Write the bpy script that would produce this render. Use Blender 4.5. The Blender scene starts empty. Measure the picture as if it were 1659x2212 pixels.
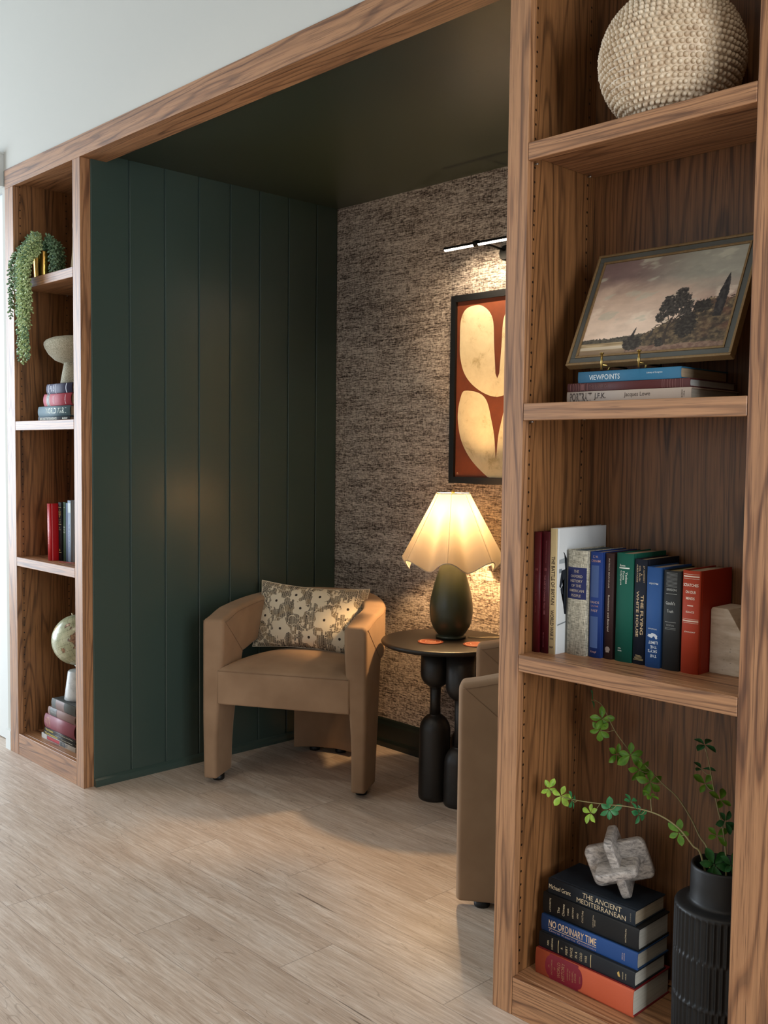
import bpy, bmesh, math, random
from mathutils import Vector, Matrix, noise
random.seed(7)
S = bpy.context.scene
COL = S.collection
PI = math.pi
R = math.radians

# ------------------------------------------------------------------ camera
F_PX, YAW, PITCH, ROLL = 2149.9, -0.8057, -0.0595, 0.0112
cam_d = bpy.data.cameras.new('camera')
cam = bpy.data.objects.new('camera', cam_d); COL.objects.link(cam)
fw = Vector((math.sin(YAW)*math.cos(PITCH), math.cos(YAW)*math.cos(PITCH), math.sin(PITCH)))
rt = Vector((math.cos(YAW), -math.sin(YAW), 0)); up = rt.cross(fw)
r2 = rt*math.cos(ROLL)+up*math.sin(ROLL); u2 = -rt*math.sin(ROLL)+up*math.cos(ROLL)
M = Matrix((r2, u2, -fw)).transposed().to_4x4()
CAM = Vector((1.5242, -1.8, 1.3197))
M.translation = CAM
cam.matrix_world = M
cam_d.sensor_fit = 'VERTICAL'; cam_d.sensor_height = 24.0
cam_d.lens = F_PX/2212*24.0
cam_d.clip_start = 0.02
S.camera = cam

# ------------------------------------------------------------------ world, daylight, exposure
S.view_settings.view_transform = 'Standard'; S.view_settings.look = 'None'
S.view_settings.exposure = 0.0; S.view_settings.gamma = 1.0
S.cycles.use_denoising = True
S.cycles.max_bounces = 8; S.cycles.diffuse_bounces = 3; S.cycles.glossy_bounces = 3
S.cycles.caustics_reflective = False; S.cycles.caustics_refractive = False
S.cycles.sample_clamp_indirect = 6.0
W = bpy.data.worlds.new('world'); S.world = W; W.use_nodes = True
W.node_tree.nodes['Background'].inputs[0].default_value = (0.75, 0.87, 1.0, 1)
W.node_tree.nodes['Background'].inputs[1].default_value = 0.6

def area(name, loc, target, sx, sy, power, color, spread=180):
    l = bpy.data.lights.new(name, 'AREA'); l.shape = 'RECTANGLE'; l.size = sx; l.size_y = sy
    l.energy = power; l.color = color; l.spread = R(spread)
    o = bpy.data.objects.new(name, l); COL.objects.link(o); o.location = loc
    o.rotation_euler = (Vector(target)-Vector(loc)).to_track_quat('-Z', 'Y').to_euler()
    return o
# room: x -6.6..4.2, y -5.4..0, z 0..3.3
WIN_L = area('daylight_or_fill', (-6.58, -2.45, 1.65), (0, -2.45, 1.65), 3.6, 2.9, 390, (0.77, 0.885, 1.0))
FILL_REAR = area('daylight_or_fill', (-0.9, -5.38, 1.55), (-0.9, 0, 1.55), 3.2, 2.4, 13, (0.93, 0.96, 1.0))  # added frontal fill at an unseen rear window, brightens the book spines
WIN_S = area('daylight_or_fill', (4.17, -1.5, 1.5), (0, -1.5, 1.5), 1.5, 2.4, 125, (0.95, 0.975, 1.0))
for i, (x, y) in enumerate(((-3.4, -1.3), (-1.2, -1.3), (1.0, -1.3), (2.8, -1.3), (-1.2, -3.6), (1.4, -3.6))):
    l = bpy.data.lights.new('downlight', 'AREA'); l.shape = 'DISK'; l.size = 0.16; l.energy = 5
    l.color = (1.0, 0.86, 0.68); l.spread = R(130)
    o = bpy.data.objects.new('downlight', l); COL.objects.link(o); o.location = (x, y, 3.285)

# ------------------------------------------------------------------ helpers
def lin(c):
    if isinstance(c, str):
        c = tuple(int(c[i:i+2], 16) for i in (0, 2, 4))
    out = []
    for v in c[:3]:
        v = v/255.0
        out.append(v/12.92 if v <= 0.04045 else ((v+0.055)/1.055)**2.4)
    return (*out, 1.0)

class NT:
    def __init__(s, name):
        s.m = bpy.data.materials.new(name); s.m.use_nodes = True; s.t = s.m.node_tree; s.t.nodes.clear()
        s.out = s.n('ShaderNodeOutputMaterial'); s.b = s.n('ShaderNodeBsdfPrincipled')
        s.l(s.b.outputs[0], s.out.inputs[0])
    def n(s, t, **k):
        o = s.t.nodes.new(t)
        for a, v in k.items(): setattr(o, a, v)
        return o
    def l(s, a, b): s.t.links.new(a, b)
    def set(s, sock, v):
        if hasattr(v, 'is_linked') or hasattr(v, 'links'): s.l(v, sock)
        else: sock.default_value = v
    def math(s, op, a, b=0.0, c=None):
        o = s.n('ShaderNodeMath', operation=op); s.set(o.inputs[0], a); s.set(o.inputs[1], b)
        if c is not None: s.set(o.inputs[2], c)
        return o.outputs[0]
    def mapping(s, vec, scale=(1, 1, 1), loc=(0, 0, 0), rot=(0, 0, 0)):
        o = s.n('ShaderNodeMapping'); s.l(vec, o.inputs[0]); o.inputs[1].default_value = loc
        o.inputs[2].default_value = rot; o.inputs[3].default_value = scale; return o.outputs[0]
    def noise(s, vec, scale=5, detail=3, rough=.5, dist=0, col=False):
        o = s.n('ShaderNodeTexNoise'); s.l(vec, o.inputs['Vector']); o.inputs['Scale'].default_value = scale
        o.inputs['Detail'].default_value = detail; o.inputs['Roughness'].default_value = rough
        o.inputs['Distortion'].default_value = dist
        return o.outputs['Color' if col else 'Fac']
    def ramp(s, f, stops, interp='LINEAR'):
        o = s.n('ShaderNodeValToRGB'); s.l(f, o.inputs[0]); e = o.color_ramp; e.interpolation = interp
        while len(e.elements) < len(stops): e.elements.new(0.5)
        for i, (p, c) in enumerate(stops): e.elements[i].position = p; e.elements[i].color = c if len(c) == 4 else (*c, 1)
        return o.outputs[0]
    def mix(s, f, a, b, mode='MIX'):
        o = s.n('ShaderNodeMix', data_type='RGBA', blend_type=mode)
        s.set(o.inputs[0], f); s.set(o.inputs[6], a); s.set(o.inputs[7], b); return o.outputs[2]
    def base(s, v): s.set(s.b.inputs['Base Color'], v)
    def rough(s, v): s.set(s.b.inputs['Roughness'], v)
    def spec(s, v): s.set(s.b.inputs['Specular IOR Level'], v)
    def bump(s, h, strength=.2, dist=.002):
        o = s.n('ShaderNodeBump'); o.inputs['Strength'].default_value = strength; o.inputs['Distance'].default_value = dist
        s.l(h, o.inputs['Height']); s.l(o.outputs[0], s.b.inputs['Normal'])
    def obj(s, rand=True):
        tc = s.n('ShaderNodeTexCoord').outputs['Object']
        if not rand: return tc
        oi = s.n('ShaderNodeObjectInfo').outputs['Random']
        m = s.n('ShaderNodeVectorMath', operation='MULTIPLY_ADD'); 
        cx = s.n('ShaderNodeCombineXYZ'); s.l(oi, cx.inputs[0]); s.l(oi, cx.inputs[1]); s.l(oi, cx.inputs[2])
        s.l(cx.outputs[0], m.inputs[0]); m.inputs[1].default_value = (13.7, 7.3, 23.1); s.l(tc, m.inputs[2])
        return m.outputs[0]

_pm = {}
def plain(color, rough=.6, metal=0., spec=.5, bump=0., bscale=400, var=0., sheen=0.):
    key = (color, rough, metal, spec, bump, bscale, var, sheen)
    if key in _pm: return _pm[key]
    t = NT('plain_'+str(color)); c = lin(color)
    if var or bump:
        f = t.noise(t.obj(False), bscale, 3, .6)
    if var:
        lo = tuple(v*(1-var) for v in c[:3]); hi = tuple(min(1, v*(1+var)) for v in c[:3])
        t.base(t.ramp(f, [(.3, lo), (.7, hi)]))
    else: t.base(c)
    if bump: t.bump(f, bump, .0006)
    t.rough(rough); t.b.inputs['Metallic'].default_value = metal; t.spec(spec)
    if sheen: t.b.inputs['Sheen Weight'].default_value = sheen; t.b.inputs['Sheen Roughness'].default_value = .4
    _pm[key] = t.m; return t.m

def wood(name, axis, light='b5865f', mid='8f6141', dark='442a1d', rough=.42, spec=.5, ringscale=1.0, holes=False):
    t = NT(name); v = t.obj(True)
    ai = 'xyz'.index(axis)
    sc = [1, 1, 1]; sc[ai] = .045
    v1 = t.mapping(v, tuple(sc))
    warp = t.noise(v1, 5.5*ringscale, 2, .5)
    s2 = [1, 1, 1]; s2[ai] = .16
    v2 = t.mapping(v, tuple(s2)); wob = t.noise(v2, 16, 2, .5)
    # growth rings -> bands of the warped field
    ph = t.math('MULTIPLY_ADD', warp, 30.0, t.math('MULTIPLY', wob, 2.0))
    band = t.math('FRACT', ph)
    tri = t.math('ABSOLUTE', t.math('SUBTRACT', t.math('MULTIPLY', band, 2.0), 1.0))
    s3 = [1, 1, 1]; s3[ai] = .022
    pores = t.noise(t.mapping(v, tuple(s3)), 420, 2, .6)
    streak = t.noise(t.mapping(v, tuple(s3)), 90, 3, .6)
    tone = t.noise(v1, 3.0, 2, .5)
    c = t.ramp(tri, [(0.0, lin(dark)), (.10, lin(dark)), (.24, lin(mid)), (.45, lin(light)), (1.0, lin(light))])
    c = t.mix(.40, c, t.ramp(streak, [(.38, lin(dark)), (.56, lin(light))]))
    c = t.mix(t.math('MULTIPLY', t.ramp(pores, [(.30, (1, 1, 1)), (.46, (0, 0, 0))]), .75), c, lin(dark))
    c = t.mix(.25, c, t.ramp(tone, [(.35, lin(mid)), (.65, lin(light))]))
    if holes:
        sx = t.n('ShaderNodeSeparateXYZ'); t.l(t.obj(False), sx.inputs[0])
        dz = t.math('SUBTRACT', t.math('MULTIPLY', t.math('FRACT', t.math('DIVIDE', sx.outputs[2], .032)), .032), .016)
        dy = t.math('MINIMUM', t.math('ABSOLUTE', t.math('SUBTRACT', sx.outputs[1], .032)), t.math('ABSOLUTE', t.math('SUBTRACT', sx.outputs[1], .238)))
        rr = t.math('ADD', t.math('MULTIPLY', dz, dz), t.math('MULTIPLY', dy, dy))
        c = t.mix(t.math('LESS_THAN', rr, .0029**2), c, lin('1c1008'))
    t.base(c); t.rough(rough); t.spec(spec)
    t.bump(pores, .25, .0006)
    return t.m

# ---- mesh builder
class MB:
    def __init__(s): s.v = []; s.f = []; s.c = None; s.sm = []
    def add(s, vs, fs, smooth=False):
        o = len(s.v); s.v += [tuple(p) for p in vs]; s.f += [tuple(i+o for i in f) for f in fs]; s.sm += [smooth]*len(fs); return s
    def box(s, x0, x1, y0, y1, z0, z1):
        vs = [(x, y, z) for x in (x0, x1) for y in (y0, y1) for z in (z0, z1)]
        return s.add(vs, [(0, 1, 3, 2), (4, 6, 7, 5), (0, 4, 5, 1), (2, 3, 7, 6), (0, 2, 6, 4), (1, 5, 7, 3)])
    def quad(s, a, b, c, d): return s.add([a, b, c, d], [(0, 1, 2, 3)])
    def lathe(s, prof, seg=48, center=(0, 0, 0), mod=None, cap0=True, cap1=True, smooth=True):
        vs = []; fs = []; n = len(prof)
        for i, (r, z) in enumerate(prof):
            for k in range(seg):
                a = 2*PI*k/seg; rr = r if mod is None else r*mod(a, z, i)
                vs.append((center[0]+rr*math.cos(a), center[1]+rr*math.sin(a), center[2]+z))
        for i in range(n-1):
            for k in range(seg):
                k2 = (k+1) % seg
                fs.append((i*seg+k, i*seg+k2, (i+1)*seg+k2, (i+1)*seg+k))
        s.add(vs, fs, smooth)
        if cap0: s.f.append(tuple(len(s.v)-len(vs)+k for k in reversed(range(seg)))); s.sm.append(False)
        if cap1: s.f.append(tuple(len(s.v)-len(vs)+(n-1)*seg+k for k in range(seg))); s.sm.append(False)
        return s
    def tube(s, path, rad, seg=8, cap=True):
        P = [Vector(p) for p in path]; n = len(P); vs = []; fs = []
        rads = rad if isinstance(rad, (list, tuple)) else [rad]*n
        prev = None
        for i in range(n):
            d = (P[min(i+1, n-1)]-P[max(i-1, 0)]).normalized()
            if prev is None:
                a = Vector((0, 0, 1)) if abs(d.z) < .9 else Vector((1, 0, 0)); u = d.cross(a).normalized()
            else:
                u = (prev-d*prev.dot(d)).normalized()
            prev = u; w = d.cross(u)
            for k in range(seg):
                t = 2*PI*k/seg; vs.append(P[i]+(u*math.cos(t)+w*math.sin(t))*rads[i])
        for i in range(n-1):
            for k in range(seg):
                k2 = (k+1) % seg; fs.append((i*seg+k, i*seg+k2, (i+1)*seg+k2, (i+1)*seg+k))
        if cap: fs.append(tuple(reversed(range(seg)))); fs.append(tuple((n-1)*seg+k for k in range(seg)))
        return s.add(vs, fs, True)
    def prism(s, poly, a0, a1, axis='y', smooth=False):
        # poly in the plane across axis; y: (x,z); z: (x,y); x: (y,z)
        def mk(p, a): return {'y': (p[0], a, p[1]), 'z': (p[0], p[1], a), 'x': (a, p[0], p[1])}[axis]
        n = len(poly); vs = [mk(p, a0) for p in poly]+[mk(p, a1) for p in poly]
        s.add(vs, [(i, (i+1) % n, n+(i+1) % n, n+i) for i in range(n)], smooth)
        o = len(s.v)-2*n
        s.f.append(tuple(o+i for i in reversed(range(n)))); s.f.append(tuple(o+n+i for i in range(n))); s.sm += [False, False]
        return s
    def grid(s, fn, nu, nv, smooth=True, wrap=False):
        vs = [fn(i/nu, j/nv) for j in range(nv+1) for i in range(nu+1)]
        fs = [(j*(nu+1)+i, j*(nu+1)+i+1, (j+1)*(nu+1)+i+1, (j+1)*(nu+1)+i) for j in range(nv) for i in range(nu)]
        return s.add(vs, fs, smooth)
    def build(s, name, mat=None, parent=None, bevel=0, seg=2, angle=35, sub=0, fix=True, loc=None, label=None):
        me = bpy.data.meshes.new(name); me.from_pydata(s.v, [], s.f)
        for p, q in zip(me.polygons, s.sm): p.use_smooth = q
        if fix:
            bm = bmesh.new(); bm.from_mesh(me); bmesh.ops.recalc_face_normals(bm, faces=bm.faces); bm.to_mesh(me); bm.free()
        me.update()
        o = bpy.data.objects.new(name, me); COL.objects.link(o)
        if mat: me.materials.append(mat)
        if parent: o.parent = parent
        if loc: o.location = loc
        if label: o['label'] = label
        if bevel:
            b = o.modifiers.new('bevel', 'BEVEL'); b.width = bevel; b.segments = seg; b.limit_method = 'ANGLE'; b.angle_limit = R(angle)
            if bevel > .003:
                b.harden_normals = True
                for p in me.polygons: p.use_smooth = True
        if sub:
            m = o.modifiers.new('sub', 'SUBSURF'); m.levels = sub; m.render_levels = sub
        return o

def thing(name, label, cat, loc=(0, 0, 0), rot=(0, 0, 0), group=None):
    o = bpy.data.objects.new(name, None); COL.objects.link(o); o.empty_display_size = .05
    o.location = loc; o.rotation_euler = rot; o['label'] = label; o['category'] = cat
    if group: o['group'] = group
    return o
def tag(o, label, cat, group=None):
    o['label'] = label; o['category'] = cat
    if group: o['group'] = group
    return o
def struct(o): o['kind'] = 'structure'; return o

def vcol(o, fn):
    """colour attribute from a function of the local vertex position (surface pattern of a picture, a print, a map)"""
    me = o.data; a = me.color_attributes.new('pattern', 'FLOAT_COLOR', 'POINT')
    for i, v in enumerate(me.vertices): a.data[i].color = fn(v.co)
def vmat(name, rough=.6, bump=0, spec=.4):
    t = NT(name); a = t.n('ShaderNodeVertexColor'); a.layer_name = 'pattern'; t.base(a.outputs[0]); t.rough(rough); t.spec(spec)
    if bump: t.bump(t.noise(t.obj(False), 900, 2, .6), bump, .0005)
    return t.m

def smoothstep(a, b, x):
    t = max(0, min(1, (x-a)/(b-a))); return t*t*(3-2*t)
def nz(x, y, z=0): return noise.noise(Vector((x, y, z)))
def mixc(a, b, t): return tuple(a[i]*(1-t)+b[i]*t for i in range(3))+(1,)

def spline(pts, n=8, closed=False):
    P = [Vector(p) for p in pts]; out = []; m = len(P)
    rng = range(m) if closed else range(m-1)
    for i in rng:
        if closed: p0, p1, p2, p3 = P[i-1], P[i], P[(i+1) % m], P[(i+2) % m]
        else: p0, p1, p2, p3 = P[max(i-1, 0)], P[i], P[i+1], P[min(i+2, m-1)]
        for k in range(n):
            t = k/n
            out.append(.5*((2*p1)+(-p0+p2)*t+(2*p0-5*p1+4*p2-p3)*t*t+(-p0+3*p1-3*p2+p3)*t**3))
    if not closed: out.append(P[-1])
    return out

_txt = {}
def glyphs(s, bold=0.0):
    """triangulated lettering in the built-in font, normalised to the unit box"""
    key = (s, bold)
    if key in _txt: return _txt[key]
    cu = bpy.data.curves.new('t', 'FONT'); cu.body = s; cu.size = 1; cu.offset = bold; cu.resolution_u = 3
    ob = bpy.data.objects.new('t', cu); COL.objects.link(ob)
    bpy.context.view_layer.update()
    me = ob.to_mesh(); vs = [tuple(v.co)[:2] for v in me.vertices]; fs = [tuple(p.vertices) for p in me.polygons]
    ob.to_mesh_clear(); bpy.data.objects.remove(ob); bpy.data.curves.remove(cu)
    if not vs: _txt[key] = ([], [], 1); return _txt[key]
    x0 = min(v[0] for v in vs); x1 = max(v[0] for v in vs); y0 = min(v[1] for v in vs); y1 = max(v[1] for v in vs)
    _txt[key] = ([((x-x0)/(x1-x0)-.5, (y-y0)/(y1-y0)-.5) for x, y in vs], fs, (x1-x0)/(y1-y0)); return _txt[key]

# ------------------------------------------------------------------ key dimensions (metres)
XL0, XL1, XL2, XL3 = -2.693, -2.6117, -2.0808, -2.020
XR0, XR1, XR2 = .044, .1016, .6365
ZT, ZB, ZA, ZS, ZC, ZK = 2.495, 2.4158, 2.0159, 1.4350, .8581, .0916
TH = .0384
CD = .265
DB, ZCE, XP = 1.282, 2.443, -2.017

# ------------------------------------------------------------------ materials of the room
W_V = wood('oak_grain_upright', 'z'); W_H = wood('oak_grain_level', 'x'); W_Y = wood('oak_grain_deep', 'y')

def mat_floor():
    t = NT('plank_floor'); v = t.obj(False); sx = t.n('ShaderNodeSeparateXYZ'); t.l(v, sx.inputs[0])
    x, y = sx.outputs[0], sx.outputs[1]
    row = t.math('FLOOR', t.math('DIVIDE', t.math('ADD', y, .088), .183))
    fy = t.math('FRACT', t.math('DIVIDE', t.math('ADD', y, .088), .183))
    xs = t.math('DIVIDE', t.math('SUBTRACT', t.math('ADD', x, .036), t.math('MULTIPLY', row, .402)), 1.22)
    colm = t.math('FLOOR', xs); fx = t.math('FRACT', xs)
    idv = t.math('ADD', t.math('MULTIPLY', row, 7.31), t.math('MULTIPLY', colm, 3.17))
    wn = t.n('ShaderNodeTexWhiteNoise', noise_dimensions='1D'); t.l(idv, wn.inputs['W']); rnd = wn.outputs['Value']
    off = t.n('ShaderNodeCombineXYZ'); t.l(t.math('MULTIPLY', rnd, 37.0), off.inputs[0]); t.l(t.math('MULTIPLY', rnd, 91.0), off.inputs[1]); t.l(idv, off.inputs[2])
    ad = t.n('ShaderNodeVectorMath', operation='ADD'); t.l(v, ad.inputs[0]); t.l(off.outputs[0], ad.inputs[1]); p = ad.outputs[0]
    broad = t.noise(t.mapping(p, (1.3, 8, 1)), 2.0, 5, .65, .9)
    fine = t.noise(t.mapping(p, (2.2, 42, 1)), 3.0, 5, .68, .35)
    hair = t.noise(t.mapping(p, (6, 190, 1)), 3.2, 3, .6)
    ring = t.math('FRACT', t.math('MULTIPLY', t.noise(t.mapping(p, (1.2, 9, 1)), 1.7, 2, .5), 16.0))
    ringl = t.ramp(ring, [(0, (1, 1, 1)), (.10, (0, 0, 0)), (.92, (0, 0, 0)), (1, (1, 1, 1))])
    blot = t.noise(t.mapping(p, (1, 2.6, 1)), 4.5, 4, .6)
    c = t.ramp(broad, [(.28, lin('b39c8a')), (.48, lin('d2bfae')), (.68, lin('ebdfd3'))])
    c = t.mix(.46, c, t.ramp(fine, [(.3, lin('987f6a')), (.5, lin('ccb7a4')), (.66, lin('eee3d7'))]))
    c = t.mix(t.math('MULTIPLY', ringl, t.ramp(blot, [(.40, (0, 0, 0)), (.60, (.55, .55, .55))])), c, lin('86705d'))
    c = t.mix(t.ramp(hair, [(.3, (.5, .5, .5)), (.45, (0, 0, 0))]), c, lin('88745f'))
    # sparse dark checks
    ck = t.noise(t.mapping(p, (.9, 30, 1)), 2.4, 2, .5, .3)
    c = t.mix(t.ramp(ck, [(.235, (.75, .75, .75)), (.27, (0, 0, 0))]), c, lin('4d3f36'))
    c = t.mix(t.math('MULTIPLY', rnd, .26), c, lin('a08a78'))
    # joints
    ey = t.math('MINIMUM', fy, t.math('SUBTRACT', 1.0, fy)); ex = t.math('MINIMUM', fx, t.math('SUBTRACT', 1.0, fx))
    jy = t.math('LESS_THAN', ey, .006); jx = t.math('LESS_THAN', ex, .0011)
    j = t.math('MAXIMUM', jy, jx)
    c = t.mix(t.math('MULTIPLY', j, .45), c, lin('5a4a3e'))
    t.base(c); t.rough(t.ramp(fine, [(.3, (.46,)*3), (.7, (.34,)*3)])); t.spec(.5)
    t.bump(t.math('SUBTRACT', t.math('ADD', fine, t.math('MULTIPLY', hair, .4)), j), .16, .0012)
    return t.m

def mat_tweed():
    t = NT('woven_wallpaper'); v = t.obj(False)
    h1 = t.noise(t.mapping(v, (26, 1, 330)), 1.0, 3, .62)
    h2 = t.noise(t.mapping(v, (75, 1, 240)), 1.0, 2, .6)
    w1 = t.noise(t.mapping(v, (360, 1, 45)), 1.0, 2, .6)
    big = t.noise(t.mapping(v, (4, 1, 22)), 1.0, 3, .55)
    slub = t.noise(t.mapping(v, (9, 1, 210)), 1.0, 2, .5)
    f = t.math('ADD', t.math('MULTIPLY', h1, .40), t.math('ADD', t.math('MULTIPLY', h2, .36), t.math('MULTIPLY', w1, .24)))
    f = t.math('ADD', f, t.math('MULTIPLY', t.math('SUBTRACT', big, .5), .16))
    f = t.math('ADD', f, t.math('MULTIPLY', t.math('SUBTRACT', slub, .5), .16))
    c = t.ramp(f, [(.38, lin('352c26')), (.45, lin('76685e')), (.51, lin('ae9f92')), (.60, lin('dccfc0'))])
    t.base(c); t.rough(.85); t.spec(.2); t.bump(f, .35, .0015)
    return t.m

def mat_paint(col, rough, name, bump=.03, spec=.5):
    t = NT(name); t.base(lin(col)); t.rough(rough); t.spec(spec); t.bump(t.noise(t.obj(False), 90, 3, .6), bump, .001); return t.m
GREEN = mat_paint('3a4a44', .29, 'green_panel_paint', .03, .6); GREEN_C = mat_paint('31392f', .32, 'green_ceiling_paint', .05)
GREEN_D = mat_paint('161e19', .4, 'green_base_paint')
WHITE = mat_paint('cfcfc8', .75, 'white_wall_paint', .04, .3)
TRIMW = mat_paint('e6eae8', .5, 'white_trim_paint', .01)

# ------------------------------------------------------------------ structure
struct(MB().box(-6.6, 4.2, -5.4, 1.4, -.05, 0).build('floor', mat_floor()))
struct(MB().box(XP-.06, .088, DB, DB+.06, 0, ZCE).build('wall_back', mat_tweed()))
# green panelled wall of the nook: boards with shadow gaps
gy = [.043, .205, .364, .525, .681, .836, .995, 1.157, DB]
mb = MB().box(XP-.05, XP-.006, .043, DB+.02, 0, ZCE+.02)
for a, b in zip(gy[:-1], gy[1:]):
    a2 = a+(.0024 if a > .05 else 0); b2 = b-(.0024 if b < DB else 0)
    mb.prism([(XP-.008, a2), (XP-.0025, a2), (XP, a2+.0025), (XP, b2-.0025), (XP-.0025, b2), (XP-.008, b2)], 0.0, ZCE, 'z')
struct(mb.build('wall_left', GREEN))
struct(MB().box(.06, .088, .043, DB, 0, ZCE).build('wall_right', GREEN))
struct(MB().box(XP-.05, .088, .104, DB+.06, ZCE, ZCE+.05).build('ceiling', GREEN_C))
struct(MB().prism([(XP, .0), (XP+.016, 0), (XP+.016, .012), (XP+.011, .024), (XP+.004, .031), (XP, .034)], .043, DB, 'y').build('baseboard_left', GREEN))
struct(MB().prism([(DB, 0), (DB-.024, 0), (DB-.024, .022), (DB-.018, .032), (DB-.013, .036), (DB-.013, .098), (DB-.008, .108), (DB-.006, .119), (DB, .125)], XP, .06, 'x').build('baseboard_back', GREEN_D))
# white wall above the bookcases (stands slightly behind the face frame)
struct(MB().box(-2.74, 4.2, .006, .10, ZT, 3.3).box(-3.9, -2.74, .006, .10, 2.57, 3.3).box(-6.6, -3.9, .006, .10, 0, 3.3).box(-2.745, XL0, .012, .10, 0, ZT+.001).build('wall_front', WHITE))
struct(MB().box(.7185, 4.2, .006, .10, 0, ZT).build('wall_front', WHITE))
struct(MB().box(XL0-.05, XL0-.0005, -.001, .012, 0, .085).build('baseboard_front', TRIMW))
d = struct(MB().box(-3.88, -2.746, .055, .09, .004, 2.43).build('door_1', TRIMW))
struct(MB().box(-3.96, -2.714, -.014, .054, 2.432, 2.566).box(-3.97, -2.709, -.020, .054, 2.566, 2.574).box(-3.98, -3.88, -.014, .09, 0, 2.432).build('trim_1', mat_paint('cfd2cf', .5, 'door_head_paint', .01)))
# the rest of the room, behind the camera
RW = mat_paint('a8a7a2', .8, 'greige_wall_paint', .02, .3)
mbw = MB()  # left end wall with a wide window opening y -4.25..-0.65, z .2..3.1
mbw.box(-6.65, -6.6, -5.4, -4.25, 0, 3.3).box(-6.65, -6.6, -.65, .1, 0, 3.3).box(-6.65, -6.6, -4.25, -.65, 0, .2).box(-6.65, -6.6, -4.25, -.65, 3.1, 3.3)
struct(mbw.build('wall_end', RW))
mbw = MB().box(-6.65, -2.5, -5.45, -5.4, 0, 3.3).box(.7, 4.25, -5.45, -5.4, 0, 3.3).box(-2.5, .7, -5.45, -5.4, 0, .35).box(-2.5, .7, -5.45, -5.4, 2.75, 3.3)
struct(mbw.build('wall_rear', RW))
struct(MB().box(4.2, 4.25, -5.4, -2.28, 0, 3.3).box(4.2, 4.25, -.72, .1, 0, 3.3).box(4.2, 4.25, -2.28, -.72, 0, .3).box(4.2, 4.25, -2.28, -.72, 2.7, 3.3).build('wall_side', RW))
mbw = MB()
for y in (-2.28, -1.53, -.77): mbw.box(4.12, 4.16, y, y+.05, .3, 2.7)
mbw.box(4.12, 4.16, -2.28, -.72, .3, .36).box(4.12, 4.16, -2.28, -.72, 2.64, 2.7)
struct(mbw.build('window_3', TRIMW))
struct(MB().box(-6.65, 4.25, -5.45, .1, 3.3, 3.35).build('ceiling', RW))
mbw = MB()
for y in (-4.25, -3.06, -1.86, -.70): mbw.box(-6.57, -6.53, y, y+.05, .2, 3.1)
mbw.box(-6.57, -6.53, -4.25, -.65, .2, .26).box(-6.57, -6.53, -4.25, -.65, 3.04, 3.1).box(-6.57, -6.53, -4.25, -.65, 1.9, 1.94)
struct(mbw.build('window_1', TRIMW))
mbw = MB()
for x in (-2.5, -1.44, -.39, .65): mbw.box(x, x+.05, -5.37, -5.33, .35, 2.75)
mbw.box(-2.5, .7, -5.37, -5.33, .35, .41).box(-2.5, .7, -5.37, -5.33, 2.69, 2.75)
struct(mbw.build('fill_window', TRIMW))  # unseen rear window frame, added around the fill light

# ------------------------------------------------------------------ face frame beam over everything
beam = MB().box(XL0, .718, 0, .022, ZB, ZT).box(XL3-.02, XR0+.02, .022, .108, ZB, ZT)
# mitred corner line
beam.box(XL0, XL0+.0001, .001, .02, ZB, ZT)
struct(beam.build('trim_2', W_H, bevel=.0012, seg=1))

# side panels: the oak drilled with two rows of shelf pin holes
W_P = wood('oak_drilled_shaded', 'z', light='94663e', mid='6d4728', dark='27160c', holes=True)  # oak darkened: shade inside the cabinet is painted into the colours
W_B = wood('oak_veneer_shaded', 'z', light='8f6440', mid='68462b', dark='22140b')  # dark-lined veneer, tones lowered further to carry the cabinet's inner shade
PIN = plain('b8b2a8', .35, .9)
def bookcase(name, label, x0, x1, x2, x3, pegx, side):
    """x0..x1 left stile, x2..x3 right stile"""
    t = thing(name, label, 'bookcase', (x1, 0, 0))
    ox = x1
    def P(n, m, mat, bevel=.0012): 
        o = m.build(n, mat, t, bevel=bevel, seg=1); o.location = (-ox, 0, 0); return o
    P('stile', MB().box(x0, x1, 0, .022, 0, ZB), W_V)
    P('stile', MB().box(x2, x3, 0, .022 if side == 'R' else .043, 0, ZB), W_V)
    ix0, ix1 = x1-.004, x2+(.004 if side == 'L' else .014)
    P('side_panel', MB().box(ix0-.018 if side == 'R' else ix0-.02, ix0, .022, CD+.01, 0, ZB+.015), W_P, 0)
    if side == 'R':
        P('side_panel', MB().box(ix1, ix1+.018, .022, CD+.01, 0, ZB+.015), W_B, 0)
        P('side_panel', MB().box(XR0, XR0+.040, .022, .043, 0, ZB), W_V, 0)
    else:
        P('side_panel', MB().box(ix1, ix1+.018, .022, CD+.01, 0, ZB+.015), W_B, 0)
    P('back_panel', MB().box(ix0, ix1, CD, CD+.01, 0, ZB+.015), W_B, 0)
    P('top_panel', MB().box(ix0, ix1, .022, CD, ZB+.012, ZB+.03), W_H, 0)
    for z in (ZA, ZS, ZC):
        P('shelf', MB().box(x1+.0012, x2-.0012, 0, .020, z-TH, z), W_H)
        P('shelf', MB().box(ix0+.001, ix1-.001, .020, CD-.002, z-.026, z), W_H)
    P('bottom_board', MB().box(ix0, ix1, .020, CD, ZK-.02, ZK), W_H)
    P('toe_rail', MB().box(x1+.0006, x2-.0006, .0008, .020, 0.0, ZK), W_H)
    for z in (ZA, ZS, ZC):
        for yy in (.032, .238):
            zz = z-.0285-(.012 if yy < .1 else 0)
            P('shelf_pin', MB().tube([(pegx, yy, zz), (pegx+.009, yy, zz)], .0022, 8), PIN, 0)
    return t
bookcase('bookcase', 'narrow brown oak built-in bookcase at far left, holding a globe and a trailing plant', XL0, XL1, XL2, XL3, XL1-.004, 'L')
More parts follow.
